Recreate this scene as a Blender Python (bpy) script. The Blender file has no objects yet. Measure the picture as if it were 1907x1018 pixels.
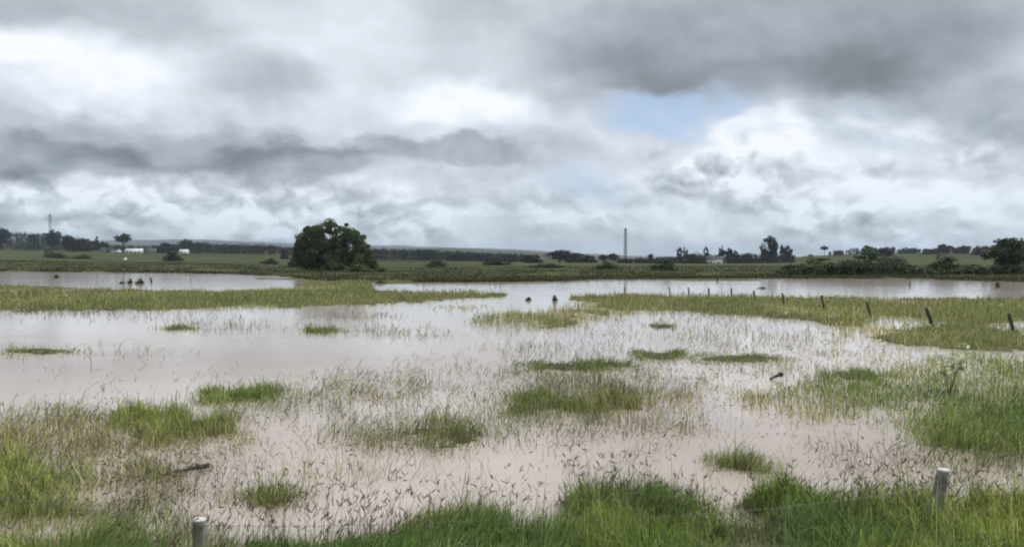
import bpy, math, random
import numpy as np
from mathutils import Vector

# ---------------------------------------------------------------- camera
F, CX, CY, HOR, H = 1500.0, 953.5, 509.0, 487.0, 3.2     # pixels of the 1907x1018 photograph, metres
PITCH = math.atan((CY - HOR) / F)
SP, CP = math.sin(PITCH), math.cos(PITCH)
scene = bpy.context.scene
C = scene.collection
cam_d = bpy.data.cameras.new('camera')
cam = bpy.data.objects.new('camera', cam_d)
C.objects.link(cam)
cam.location = (0, 0, H)
cam.rotation_euler = (math.pi / 2 - PITCH, 0, 0)
cam_d.sensor_width = 36.0
cam_d.lens = 36.0 * F / 1907.0
cam_d.clip_start, cam_d.clip_end = 0.1, 60000
scene.camera = cam
scene.view_settings.view_transform = 'Standard'
scene.view_settings.look = 'None'
scene.view_settings.exposure = 0.6
scene.view_settings.gamma = 1.0
scene.render.engine = 'CYCLES'
scene.cycles.pixel_filter_type = 'BLACKMAN_HARRIS'
scene.cycles.filter_width = 2.0
scene.cycles.use_adaptive_sampling = True
scene.cycles.adaptive_threshold = 0.03
scene.cycles.max_bounces = 5
scene.cycles.diffuse_bounces = 2
scene.cycles.transmission_bounces = 4
scene.cycles.transparent_max_bounces = 8
scene.cycles.volume_bounces = 0
SUN_EL, SUN_AZ = 58.0, 75.0          # sun high on the right, behind thin cloud


def pix_dir(px, py):
    u, v = (px - CX) / F, (CY - py) / F
    return np.array([u, CP + v * SP, -SP + v * CP])


def pix_azel(px, py):
    d = pix_dir(px, py)
    d = d / np.linalg.norm(d)
    return math.atan2(d[0], d[1]), math.asin(d[2])


def on_plane(px, py, z=0.0):
    d = pix_dir(px, py)
    t = (z - H) / d[2]
    return d[0] * t, d[1] * t


def at_depth(px, py, D):
    d = pix_dir(px, py)
    t = D / d[1]
    return d[0] * t, D, H + d[2] * t


# ---------------------------------------------------------------- world: Nishita blue behind layered cloud
world = bpy.data.worlds.new('World')
scene.world = world
world.use_nodes = True
world.cycles.sampling_method = 'MANUAL'
world.cycles.sample_map_resolution = 256
wt = world.node_tree
wt.nodes.clear()


def N(tree, kind, **kw):
    n = tree.nodes.new(kind)
    for k, v in kw.items():
        setattr(n, k, v)
    return n


def W(kind, ins=None, **kw):
    n = N(wt, kind, **kw)
    for k, v in (ins or {}).items():
        s = n.inputs[k]
        if isinstance(v, bpy.types.NodeSocket):
            wt.links.new(v, s)
        else:
            s.default_value = v
    return n


def wm(op, a, b=0.0, c=0.0, clamp=False):
    return W('ShaderNodeMath', {0: a, 1: b, 2: c}, operation=op, use_clamp=clamp).outputs[0]


def wv(op, a, b=(0, 0, 0), c=(0, 0, 0)):
    n = W('ShaderNodeVectorMath', {0: a, 1: b, 2: c}, operation=op)
    return n.outputs['Value'] if op == 'LENGTH' else n.outputs[0]


def wnoise(vec, scale, detail, rough=0.55, lac=2.0):
    return W('ShaderNodeTexNoise', {'Vector': vec, 'Scale': scale, 'Detail': detail, 'Roughness': rough, 'Lacunarity': lac})


gen = W('ShaderNodeTexCoord').outputs['Generated']
sep = W('ShaderNodeSeparateXYZ', {0: gen})
az = wm('ARCTAN2', sep.outputs[0], sep.outputs[1])
el = wm('ARCSINE', sep.outputs[2])
P = W('ShaderNodeCombineXYZ', {0: az, 1: el, 2: 0.0}).outputs[0]
PS = wv('MULTIPLY', P, (1.0, 1.75, 1.0))              # clouds are longer than tall
n1 = wnoise(PS, 4.0, 4, 0.5)
n2 = wnoise(wv('ADD', PS, (7.3, 2.1, 0)), 15.0, 4, 0.52)
warp = wv('ADD', wv('MULTIPLY', wv('SUBTRACT', n1.outputs['Color'], (.5, .5, .5)), (0.11, 0.08, 0)),
          wv('MULTIPLY', wv('SUBTRACT', n2.outputs['Color'], (.5, .5, .5)), (0.055, 0.055, 0)))
Pw = wv('ADD', P, warp)
acc = None


def blob(px, py, rx, ry, e0=1.2, e1=0.3):
    a, e = pix_azel(px, py)
    rx, ry = rx / F, ry / F
    d = wv('LENGTH', wv('MULTIPLY_ADD', Pw, (1 / rx, 1 / ry, 0), (-a / rx, -e / ry, 0)))
    m = W('ShaderNodeMapRange', {'Value': d, 'From Min': e0, 'From Max': e1, 'To Min': 0.0, 'To Max': 1.0},
          interpolation_type='SMOOTHSTEP')
    return m.outputs[0]


# brightness of the cloud deck (display values), added patch by patch
CLOUD = [
    (150, 20, 330, 60, -.10), (860, 20, 130, 60, -.07), (120, 130, 270, 66, .13), (620, 70, 190, 90, .06), (30, 110, 130, 24, .05, 1.1, .5), (640, 190, 140, 60, .06),
    (470, 160, 135, 66, -.13, 1.2, .2), (60, 230, 130, 30, -.07), (300, 215, 170, 35, .05),
    (100, 300, 240, 44, -.23, 1.1, .45), (560, 308, 190, 40, -.19, 1.08, .5), (350, 275, 260, 48, -.14, 1.1, .4), (40, 345, 80, 26, -.10),
    (860, 195, 180, 72, .14, 1.1, .4), (800, 285, 230, 24, -.16, 1.15, .4), (1010, 285, 110, 50, -.07),
    (1450, 60, 520, 150, -.19, 1.12, .45), (1480, 140, 330, 50, -.08, 1.1, .5), (1750, 100, 260, 100, -.07), (1150, 130, 160, 70, -.07),
    (1870, 250, 110, 90, -.10), (1820, 190, 200, 40, -.06),
    (1400, 262, 110, 50, .12), (1450, 225, 50, 26, .06), (1600, 330, 190, 60, .05), (1500, 300, 160, 40, .05), (1830, 340, 120, 70, .02),
    (190, 345, 70, 34, .07, 1.05, .6), (320, 335, 60, 36, .07, 1.05, .6), (420, 395, 110, 26, .05, 1.05, .6), (1310, 290, 60, 34, .06, 1.05, .6), (1700, 370, 110, 40, .05, 1.05, .6), (1860, 370, 80, 40, .06, 1.05, .6), (1560, 390, 90, 34, .05, 1.05, .6), (1050, 400, 110, 30, .05, 1.05, .6), (890, 385, 50, 26, .05, 1.05, .6), (400, 415, 260, 28, .02), (100, 440, 400, 18, -.05), (480, 445, 260, 16, -.05),
    (760, 330, 120, 40, .01), (1330, 400, 220, 60, .06), (1750, 400, 260, 60, .07), (900, 400, 260, 60, .02), (300, 390, 330, 50, .05),
]
acc = 0.80
for (px, py, rx, ry, amp, *edge) in CLOUD:
    acc = wm('MULTIPLY_ADD', blob(px, py, rx, ry, *edge), amp, acc)
# soft large structure + puffs lit from above (brightness rises where the cloud thins upward)
n3 = wnoise(P, 7.0, 5, 0.5).outputs['Fac']
acc = wm('MULTIPLY_ADD', wm('SUBTRACT', n3, 0.5), 0.16, acc)
PD = wv('ADD', wv('MULTIPLY', P, (1.0, 1.35, 1.0)), wv('MULTIPLY', warp, (.3, .3, 0)))
pa = wnoise(PD, 15.0, 4, 0.5).outputs['Fac']
pb = wnoise(wv('ADD', PD, (0.006, 0.022, 0)), 15.0, 4, 0.5).outputs['Fac']
puff = wm('SUBTRACT', pa, pb)


def billow(vec):
    return W('ShaderNodeTexVoronoi', {'Vector': vec, 'Scale': 17.0, 'Detail': 3.0, 'Roughness': .5, 'Smoothness': .35},
             feature='SMOOTH_F1', voronoi_dimensions='3D').outputs['Distance']


zone = wm('ADD', blob(1560, 345, 420, 130), W('ShaderNodeMapRange', {'Value': el, 'From Min': 0.115, 'From Max': 0.07}).outputs[0], clamp=True)
n5 = wnoise(PD, 34.0, 3, 0.5)
PB = wv('ADD', PD, wv('MULTIPLY', wv('SUBTRACT', n5.outputs['Color'], (.5, .5, .5)), (.03, .03, 0)))
bil = wm('SUBTRACT', billow(wv('ADD', PB, (0.004, 0.013, 0))), billow(PB))
bmask = wm('MULTIPLY', zone, 0.62)
bmask = wm('MULTIPLY', bmask, W('ShaderNodeMapRange', {'Value': n1.outputs['Fac'], 'From Min': 0.36, 'From Max': 0.58}).outputs[0])
acc = wm('MULTIPLY_ADD', bil, bmask, acc)
low = W('ShaderNodeMapRange', {'Value': el, 'From Min': 0.26, 'From Max': 0.08, 'To Min': 0.12, 'To Max': 0.34},
        interpolation_type='SMOOTHSTEP').outputs[0]
acc = wm('MULTIPLY_ADD', puff, low, acc)
acc = wm('MULTIPLY', acc, 0.905)
soft = W('ShaderNodeMapRange', {'Value': acc, 'From Min': 0.60, 'From Max': 0.86, 'To Min': 0.60, 'To Max': 0.85}, interpolation_type='LINEAR').outputs[0]
acc = wm('MAXIMUM', wm('MINIMUM', acc, soft), 0.34)
lum = wm('POWER', acc, 2.2)
# tint: grey-blue in the shaded parts, near white where thin, cool towards the horizon
tint = W('ShaderNodeMix', {'Factor': W('ShaderNodeMapRange', {'Value': acc, 'From Min': 0.5, 'From Max': 0.9}).outputs[0],
                           'A': (0.93, 1.0, 1.07, 1), 'B': (0.985, 0.99, 1.03, 1)}, data_type='RGBA')
for s in tint.inputs:
    if s.type == 'RGBA' and s.name == 'A':
        s.default_value = (0.89, 1.0, 1.11, 1)
    if s.type == 'RGBA' and s.name == 'B':
        s.default_value = (0.965, 0.99, 1.06, 1)
tint_c = [o for o in tint.outputs if o.type == 'RGBA'][0]
cool = W('ShaderNodeMapRange', {'Value': el, 'From Min': 0.12, 'From Max': 0.0}, interpolation_type='SMOOTHSTEP').outputs[0]
tint2 = W('ShaderNodeMixRGB', {'Fac': cool, 'Color1': tint_c, 'Color2': (0.86, 1.0, 1.08, 1)}).outputs[0]
cloud_col = wv('SCALE', tint2)
cloud_col.node.inputs['Scale'].default_value = 1
wt.links.new(lum, cloud_col.node.inputs['Scale'])
# holes through which the blue shows
gap = wm('MULTIPLY', blob(1265, 215, 200, 62, 1.05, 0.45), 0.95)
gap = wm('ADD', gap, wm('MULTIPLY', blob(1620, 235, 190, 50, 1.2, 0.3), 0.30))
gap = wm('ADD', gap, wm('MULTIPLY', blob(1090, 340, 150, 34, 1.2, 0.2), 0.75))
gap = wm('ADD', gap, wm('MULTIPLY', blob(1660, 285, 120, 30, 1.2, 0.2), 0.25))
gap = wm('MULTIPLY', gap, wm('SUBTRACT', 1.0, wm('MULTIPLY', blob(1420, 255, 105, 55, 1.0, 0.55), 0.9)), clamp=True)
gap = wm('MULTIPLY', gap, W('ShaderNodeMapRange', {'Value': n3, 'From Min': 0.64, 'From Max': 0.44}).outputs[0], clamp=True)
gap = wm('MULTIPLY', gap, W('ShaderNodeMapRange', {'Value': n2.outputs['Fac'], 'From Min': 0.70, 'From Max': 0.48, 'To Min': .35}).outputs[0], clamp=True)
sky = W('ShaderNodeTexSky', sky_type='NISHITA', sun_disc=False)
sky.sun_elevation, sky.sun_rotation = math.radians(SUN_EL), math.radians(SUN_AZ)
sky.altitude, sky.air_density, sky.dust_density = 1200, 1.0, 0.6
blue = wv('ADD', wv('SCALE', sky.outputs[0]), (0.15, 0.18, 0.225))      # thin veil of high cloud over the blue
blue.node.inputs[0].links[0].from_node.inputs['Scale'].default_value = 0.055
mixc = W('ShaderNodeMixRGB', {'Fac': gap, 'Color1': cloud_col, 'Color2': blue}).outputs[0]
bg = W('ShaderNodeBackground', {'Color': mixc, 'Strength': 1.0})
wo = W('ShaderNodeOutputWorld', {'Surface': bg.outputs[0]})

sun_d = bpy.data.lights.new('sun', 'SUN')
sun_d.energy, sun_d.angle, sun_d.color = 2.0, math.radians(10), (1.0, 0.96, 0.9)
sun = bpy.data.objects.new('sun', sun_d)
C.objects.link(sun)
_e, _a = math.radians(SUN_EL), math.radians(SUN_AZ)
_to = Vector((math.sin(_a) * math.cos(_e), math.cos(_a) * math.cos(_e), math.sin(_e)))
sun.rotation_euler = _to.to_track_quat('Z', 'Y').to_euler()


# ---------------------------------------------------------------- noise in numpy
def _hash(ix, iy, seed):
    h = (ix * 374761393 + iy * 668265263 + seed * 974634777) & 0xFFFFFFFF
    h = ((h ^ (h >> 13)) * 1274126177) & 0xFFFFFFFF
    return ((h ^ (h >> 16)) & 0xFFFF) / 65535.0


def vnoise(x, y, seed=0):
    x, y = np.asarray(x, float), np.asarray(y, float)
    ix, iy = np.floor(x).astype(np.int64), np.floor(y).astype(np.int64)
    fx, fy = x - ix, y - iy
    fx, fy = fx * fx * (3 - 2 * fx), fy * fy * (3 - 2 * fy)
    a, b = _hash(ix, iy, seed), _hash(ix + 1, iy, seed)
    c, d = _hash(ix, iy + 1, seed), _hash(ix + 1, iy + 1, seed)
    return (a * (1 - fx) + b * fx) * (1 - fy) + (c * (1 - fx) + d * fx) * fy


def fbm(x, y, seed=0, o=4):
    s, a, t = 0.0, 0.5, 0.0
    for k in range(o):
        s = s + a * vnoise(x * 2 ** k, y * 2 ** k, seed + k)
        t += a
        a *= .5
    return s / t


def interp(x, tab):
    xs, ys = zip(*tab)
    return np.interp(x, xs, ys)


def sstep(a, b, x):
    t = np.clip((x - a) / (b - a), 0, 1)
    return t * t * (3 - 2 * t)


# ---------------------------------------------------------------- where land and grass are
def inpoly(px, py, poly):
    inside = np.zeros(px.shape, bool)
    n = len(poly)
    for i in range(n):
        x1, y1 = poly[i]
        x2, y2 = poly[(i + 1) % n]
        if y1 == y2:
            continue
        c = (y1 > py) != (y2 > py)
        inside ^= c & (px < (x2 - x1) * (py - y1) / (y2 - y1) + x1)
    return inside


WATER_EDGE = [(-1500, 503), (0, 505), (300, 508), (430, 510), (540, 515), (570, 521), (690, 526), (930, 525), (1050, 523),
              (1110, 520), (1400, 518), (1690, 519), (1907, 525), (3400, 526)]
# far layers: depth -> picture row of the ground, column by column
LAYERS = [
    (330, [(-1500, 489), (0, 491), (560, 497), (900, 497), (1500, 497), (1700, 495), (3400, 495)]),
    (600, [(-1500, 476), (0, 479), (250, 483), (560, 487), (900, 490), (1400, 491), (1500, 489), (1600, 484), (1907, 483), (3400, 480)]),
    (1000, [(-1500, 462), (0, 466), (180, 468), (300, 470), (560, 474), (900, 482), (1165, 485), (1300, 486), (1450, 483),
            (1500, 477), (1600, 472), (1750, 471), (1907, 468), (3400, 462)]),
    (1700, [(-1500, 458), (0, 461), (560, 468), (800, 476), (1000, 481), (1165, 484), (1400, 486), (1600, 476), (1907, 474), (3400, 470)]),
    (4500, [(-1500, 452), (0, 455), (560, 464), (700, 467), (830, 464), (900, 467), (1000, 471), (1165, 481), (1400, 483), (1907, 478), (3400, 474)]),
    (11000, [(-1500, 446), (0, 450), (180, 453), (260, 451), (330, 450), (400, 452), (480, 455), (560, 459), (700, 461), (900, 466), (1000, 470), (1165, 480), (1907, 482), (3400, 480)]),
    (15000, [(-1500, 450), (0, 452), (560, 462), (1000, 478), (3400, 485)]),
]
BAND_A = [(-900, 531), (0, 531), (150, 537), (300, 541), (430, 541), (550, 536), (560, 519), (690, 524), (700, 541), (790, 545),
          (860, 545), (900, 547), (945, 547), (940, 551), (800, 560), (700, 566), (560, 572), (300, 576), (120, 578), (-900, 582)]
BAND_B = [(1060, 551), (1140, 547), (1300, 549), (1500, 554), (1907, 558), (3000, 562), (3000, 645), (1907, 652), (1800, 650), (1660, 640),
          (1580, 618), (1500, 597), (1390, 588), (1260, 578), (1160, 567), (1060, 558)]
SPITS = [[(700, 523), (1052, 520), (1052, 525), (700, 529)], [(1230, 519), (1400, 518), (1425, 523), (1230, 523)],
         [(470, 517), (560, 517), (560, 521), (480, 520)]]
NEAR_R = [(1545, 705), (1620, 690), (1720, 668), (1907, 668), (2900, 660), (2900, 850), (1907, 850), (1720, 838), (1650, 790),
          (1400, 765), (1380, 742)]
LEFT_S = [(-1300, 765), (0, 765), (230, 750), (420, 800), (330, 850), (300, 900), (250, 975), (-1300, 985)]
BANK = [(-1500, 980), (-700, 1000), (60, 1040), (220, 1075), (300, 1130), (420, 1110), (470, 1030), (640, 1022), (770, 1016), (850, 1000), (1000, 1008), (1060, 1000),
        (1090, 962), (1300, 955), (1330, 1050), (1370, 1110), (1450, 1090), (1480, 1000), (1400, 960), (1480, 950), (1640, 952), (1760, 958), (1907, 950), (2900, 930), (3500, 920),
        (3500, 3000), (-1500, 3000)]
# (cx, cy, rx, ry, density) ellipses of each kind of growth
GREEN_E = [(30, 915, 130, 70, .8), (170, 1010, 130, 50, .4), (1830, 815, 170, 32, .5), (1800, 705, 150, 26, .4), (1880, 770, 110, 40, .3)]
OLIVE_E = [(985, 600, 125, 18, .95), (1090, 584, 80, 16, .6), (1180, 570, 130, 16, .6), (1750, 668, 220, 18, .55), (1560, 668, 110, 18, .3), (850, 573, 60, 5, .4), (700, 588, 60, 6, .25),
           (1470, 750, 120, 28, .6), (1650, 745, 150, 44, .75), (1830, 770, 150, 40, .7), (1060, 765, 160, 26, .5), (1010, 690, 110, 14, .35), (1380, 672, 120, 16, .45), (1215, 668, 66, 15, .4), (1600, 710, 95, 22, .6), (320, 815, 130, 36, .35), (450, 748, 105, 18, .4), (1375, 868, 90, 22, .3), (510, 932, 85, 20, .3), (690, 722, 150, 22, .36), (850, 790, 140, 28, .48), (560, 745, 150, 24, .3), (700, 815, 150, 24, .34), (620, 880, 120, 20, .14), (1010, 650, 150, 10, .25), (1340, 700, 130, 30, .3), (1250, 640, 160, 20, .2), (740, 622, 110, 10, .3), (1150, 620, 90, 7, .3), (1330, 620, 70, 8, .35), (1420, 690, 80, 12, .3), (930, 745, 90, 20, .35), (1260, 800, 120, 16, .3), (820, 690, 90, 10, .25), (1520, 760, 120, 22, .4), (1300, 745, 120, 40, .3), (1560, 640, 160, 30, .35), (1450, 640, 120, 22, .22), (1180, 700, 140, 30, .35), (980, 640, 120, 8, .12), (120, 800, 160, 50, .3), (1240, 606, 40, 9, .3), (560, 612, 120, 8, .25), (360, 608, 110, 7, .25), (70, 654, 120, 7, .3), (210, 650, 90, 3, .25), (1250, 735, 50, 14, .4), (840, 545, 70, 5, .9)]
BROWN_E = [(900, 785, 100, 28, .6), (770, 810, 160, 30, .42), (1080, 715, 190, 42, .55), (1180, 735, 150, 48, .5), (1130, 795, 170, 24, .45),
           (740, 835, 50, 18, .25), (700, 715, 130, 28, .18), (1280, 700, 90, 50, .15), (120, 800, 180, 60, .22), (350, 840, 110, 40, .25),
           (120, 1000, 200, 60, .5), (1420, 1010, 120, 60, .6), (340, 1020, 120, 60, .4), (420, 790, 70, 50, .3), (1160, 930, 120, 30, .25), (1480, 660, 120, 30, .14),
           (1700, 640, 200, 14, .35), (1850, 870, 200, 30, .25), (1600, 720, 160, 40, .3), (260, 930, 70, 60, .25)]
STEM_E = [(740, 618, 130, 18, .20), (410, 608, 100, 9, .22), (660, 590, 110, 9, .16), (600, 725, 120, 26, .18), (690, 710, 60, 26, .22),
          (560, 790, 150, 50, .08), (700, 790, 170, 50, .13), (330, 700, 330, 26, .025), (120, 660, 260, 14, .05), (150, 800, 240, 60, .16),
          (240, 870, 140, 110, .10), (1150, 760, 200, 70, .10), (1230, 595, 170, 18, .10), (1380, 600, 130, 40, .13), (1500, 630, 120, 30, .10),
          (1120, 860, 130, 50, .05), (600, 885, 240, 50, .03), (520, 915, 110, 35, .10), (1600, 790, 260, 60, .06), (1240, 690, 260, 60, .06),
          (900, 680, 220, 40, .06), (60, 790, 160, 40, .10), (950, 640, 260, 30, .02), (1500, 720, 160, 40, .07), (800, 900, 260, 40, .03),
          (80, 585, 200, 9, .10), (250, 588, 300, 9, .06), (1000, 800, 420, 60, .10), (700, 760, 330, 70, .12), (1300, 640, 330, 50, .10), (1500, 690, 200, 50, .14), (350, 860, 160, 90, .12), (1100, 660, 330, 20, .10), (1700, 850, 260, 40, .12)]
HOLES = [(1665, 604, 62, 10), (1890, 606, 50, 8), (1760, 660, 60, 4), (1670, 770, 70, 14), (1880, 545, 80, 1)]


def ell(px, py, e):
    return 1.0 - ((px - e[0]) / e[2]) ** 2 - ((py - e[1]) / e[3]) ** 2


def warp_px(px, py):
    k = np.clip((py - 500) / 300.0, 0.06, 1.2)
    sx, sy = 70 * k + 12, 16 * k + 2
    wx = fbm(px / sx, py / sy, 11) - .5
    wy = fbm(px / sx, py / sy, 23) - .5
    vx = fbm(px / (sx * .22), py / (sy * .25), 35, 3) - .5
    vy = fbm(px / (sx * .22), py / (sy * .25), 37, 3) - .5
    return px + (wx * 90 + vx * 55) * k, py + (wy * 42 + vy * 24) * k


def growth(px, py):
    """weights (green, olive, brown, stem) of growth rooted at picture positions of the water level"""
    qx, qy = warp_px(px, py)
    g, o, b, s = (np.zeros(px.shape) for _ in range(4))
    for e in GREEN_E:
        g = np.maximum(g, e[4] * np.clip(ell(qx, qy, e) * 2.5, 0, 1))
    for e in OLIVE_E:
        o = np.maximum(o, e[4] * np.clip(ell(qx, qy, e) * 2.5, 0, 1))
    for e in BROWN_E:
        b = np.maximum(b, 1.35 * e[4] * np.clip(ell(qx, qy, e) * 1.8, 0, 1))
    for e in STEM_E:
        s = np.maximum(s, 1.3 * e[4] * np.clip(ell(qx, qy, e) * 1.5, 0, 1))
    A = inpoly(qx, qy, BAND_A) | inpoly(qx, qy, BAND_B)
    o = np.where(A, np.maximum(o, .95), o)
    nr = inpoly(qx, qy, NEAR_R)
    o = np.where(nr, np.maximum(o, .62), o)
    g = np.where(nr, np.maximum(g, .2), g)
    b = np.where(nr, np.maximum(b, .20), b)
    ls = inpoly(qx, qy, LEFT_S)
    s = np.where(ls, np.maximum(s, .22), s)
    b = np.where(ls, np.maximum(b, .26), b)
    o = np.where(ls, np.maximum(o, .16), o)
    bk = inpoly(qx, qy, BANK)
    pat = fbm(px / 130, py / 90, 51)
    g = np.where(bk, np.maximum(g, .55 + .5 * sstep(.4, .6, pat)), g)
    b = np.where(bk, np.maximum(b, .45 * sstep(.62, .42, pat)), b)
    for h in HOLES:
        m = np.clip(1.4 - 2.2 * np.clip(ell(qx, qy, h), -1, 1), 0.06, 1)
        m = np.where(ell(qx, qy, h) > -0.3, m, 1)
        g, o, b, s = g * m, o * m, b * m, s * m
    # thin and thick places
    k = np.clip((py - 500) / 300.0, 0.08, 1.2)
    thin = sstep(.36, .58, fbm(px / (46 * k + 6), py / (15 * k + 2), 77, 3))
    fine = sstep(.44, .60, fbm(px / (16 * k + 3), py / (6 * k + 1), 78, 3))
    thin = .45 * thin + .75 * thin * fine + .15 * fine
    dense = np.where(bk, .75 + .25 * thin, np.where(A, .22 + .95 * thin, .25 + 1.0 * thin))
    return g * dense, o * dense, b * dense, s * (.15 + 1.5 * thin)


def land_px(px, py):
    qx, qy = warp_px(px, py)
    L = np.zeros(px.shape)
    for p in (BAND_A, BAND_B):
        L = np.where(inpoly(qx, qy, p), 1, L)
    for p in SPITS:
        L = np.where(inpoly(px, py + (qy - py) * .15, p), 1, L)
    for e in GREEN_E[:1] + OLIVE_E[:1] + OLIVE_E[-1:]:
        L = np.maximum(L, np.clip(ell(qx, qy, e) * 1.6, 0, 1))
    for e in GREEN_E[2:] + OLIVE_E[1:3]:  # barely awash
        L = np.maximum(L, np.clip(ell(qx, qy, e) * 1.2, 0, .86))
    L = np.where(inpoly(qx, qy, NEAR_R), np.maximum(L, .785), L)
    for e in ((1085, 740, 190, 46), (820, 810, 120, 20), (300, 812, 80, 26)):
        L = np.maximum(L, np.clip(ell(qx, qy, e) * 1.2, 0, .82))
    L = np.where(inpoly(qx, qy, BANK), 1, L)
    for h in HOLES:
        L = np.where(ell(qx, qy, h) > 0, 0, L)
    return L


def to_pix(X, Y, z=0.0):
    dz = z - H
    fwd = np.maximum(Y * CP - dz * SP, 0.05)
    up = Y * SP + dz * CP
    return CX + F * X / fwd, CY - F * up / fwd


def height(X, Y):
    """height of the ground sheet"""
    X, Y = np.asarray(X, float), np.asarray(Y, float)
    Ys = np.maximum(Y, 1.0)
    px = np.clip(CX + F * X / Ys, -1500, 3400)
    _, py = to_pix(X, np.maximum(Ys, 7.0))
    mid = -.22 + .27 * land_px(px, py) + .03 * (fbm(X * .8, Y * .8, 5) - .5) + .55 * np.minimum(fbm(X * .16, Y * .09, 6) - .46, 0)
    bank = interp(Ys, [(1.0, 1.6), (2.5, 1.5), (5.5, .34), (7.0, .12), (7.9, .02), (8.6, -.05), (11, -.3)]) + .06 * (fbm(X * .7, Y * .7, 8) - .5)
    near = np.maximum(mid, bank)
    near = np.where(Y < 1.0, 1.6, near)
    dw = H * F / (interp(px, WATER_EDGE) - HOR + 1.2 * (fbm(px / 26, px * 0, 31) - .5))
    ld = np.log(np.maximum(Ys, 20))
    zs = [H - (interp(px, t) - HOR) / F * d for d, t in LAYERS]
    ls = [math.log(d) for d, _ in LAYERS]
    far = np.full(X.shape, 0.0)
    t0 = np.clip((ld - np.log(dw)) / (ls[0] - np.log(dw)), 0, 1)
    far = .12 + (zs[0] - .12) * t0 ** .8
    for i in range(len(ls) - 1):
        t = sstep(ls[i], ls[i + 1], ld)
        far = np.where(ld > ls[i], zs[i] + (zs[i + 1] - zs[i]) * t, far)
    far = far + (fbm(X / 60, Y / 60, 41) - .5) * np.clip((Ys - dw) / 300, 0, 1) * 2.0 + (fbm(X / 900, Y / 900, 43) - .5) * np.clip((Ys - 3000) / 5000, 0, 1) * 60
    k = sstep(-2, 3, Ys - dw)
    return np.where(Ys > dw - 2, np.where(k > 0, near * (1 - k) + far * k, near), near)


def gz(x, y):
    return float(height(np.array([x]), np.array([y]))[0])


# ---------------------------------------------------------------- mesh helpers
def mesh_np(name, verts, faces_list, mat=None, col=None, smooth=False, parent=None, mat_idx=None):
    """faces_list: list of (n,k) index arrays; col: per-vertex rgb"""
    verts = np.asarray(verts, np.float32)
    me = bpy.data.meshes.new(name)
    me.vertices.add(len(verts))
    me.vertices.foreach_set('co', verts.ravel())
    loops = np.concatenate([f.ravel() for f in faces_list]).astype(np.int32)
    tot = np.concatenate([np.full(len(f), f.shape[1]) for f in faces_list])
    start = np.concatenate([[0], np.cumsum(tot)[:-1]]).astype(np.int32)
    me.loops.add(len(loops))
    me.loops.foreach_set('vertex_index', loops)
    me.polygons.add(len(tot))
    me.polygons.foreach_set('loop_start', start)
    if smooth:
        me.polygons.foreach_set('use_smooth', np.ones(len(tot), bool))
    me.update(calc_edges=True)
    if col is not None:
        a = me.attributes.new('tone', 'FLOAT_COLOR', 'POINT')
        c = np.ones((len(verts), 4), np.float32)
        c[:, :3] = col
        a.data.foreach_set('color', c.ravel())
    for m in (mat if isinstance(mat, (list, tuple)) else [mat]):
        if m:
            me.materials.append(m)
    if mat_idx is not None:
        me.polygons.foreach_set('material_index', mat_idx.astype(np.int32))
    o = bpy.data.objects.new(name, me)
    C.objects.link(o)
    if parent:
        o.parent = parent
    return o


def tag(o, label=None, cat=None, group=None, kind=None):
    if label:
        o['label'] = label
    if cat:
        o['category'] = cat
    if group:
        o['group'] = group
    if kind:
        o['kind'] = kind
    return o


def thing(name, label, cat, loc, rz=0.0, group=None):
    o = bpy.data.objects.new(name, None)
    o.empty_display_size = .2
    C.objects.link(o)
    o.location = loc
    o.rotation_euler = (0, 0, rz)
    return tag(o, label, cat, group)


class MB:
    """collects shapes into one mesh"""

    def __init__(self):
        self.v, self.f, self.n = [], {}, 0

    def add(self, v, faces):
        v = np.asarray(v, float)
        for f in faces:
            self.f.setdefault(len(f), []).append([i + self.n for i in f])
        self.v.append(v)
        self.n += len(v)

    def tube(self, pts, rad, seg=8, cap=True):
        pts = [np.array(p, float) for p in pts]
        rad = rad if hasattr(rad, '__len__') else [rad] * len(pts)
        V, Fc = [], []
        for i, p in enumerate(pts):
            d = pts[min(i + 1, len(pts) - 1)] - pts[max(i - 1, 0)]
            d /= np.linalg.norm(d) + 1e-9
            a = np.cross(d, [0, 1, 0] if abs(d[1]) < .9 else [1, 0, 0])
            a /= np.linalg.norm(a)
            b = np.cross(d, a)
            for k in range(seg):
                t = 2 * math.pi * k / seg
                V.append(p + rad[i] * (math.cos(t) * a + math.sin(t) * b))
        for i in range(len(pts) - 1):
            for k in range(seg):
                k2 = (k + 1) % seg
                Fc.append([i * seg + k, i * seg + k2, (i + 1) * seg + k2, (i + 1) * seg + k])
        if cap:
            Fc.append(list(range(seg))[::-1])
            Fc.append([(len(pts) - 1) * seg + k for k in range(seg)])
        self.add(V, Fc)

    def box(self, x0, x1, y0, y1, z0, z1):
        self.add([(x0, y0, z0), (x1, y0, z0), (x1, y1, z0), (x0, y1, z0), (x0, y0, z1), (x1, y0, z1), (x1, y1, z1), (x0, y1, z1)],
                 [[0, 3, 2, 1], [4, 5, 6, 7], [0, 1, 5, 4], [1, 2, 6, 5], [2, 3, 7, 6], [3, 0, 4, 7]])

    def build(self, name, mat, parent=None, smooth=False, col=None):
        return mesh_np(name, np.concatenate(self.v), [np.array(f) for f in self.f.values()], mat, col, smooth, parent)


# ---------------------------------------------------------------- materials
def material(name):
    m = bpy.data.materials.new(name)
    m.use_nodes = True
    t = m.node_tree
    t.nodes.clear()
    return m, t


def M(t, kind, ins=None, **kw):
    n = t.nodes.new(kind)
    for k, v in kw.items():
        setattr(n, k, v)
    for k, v in (ins or {}).items():
        if isinstance(v, bpy.types.NodeSocket):
            t.links.new(v, n.inputs[k])
        else:
            n.inputs[k].default_value = v
    return n


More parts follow.
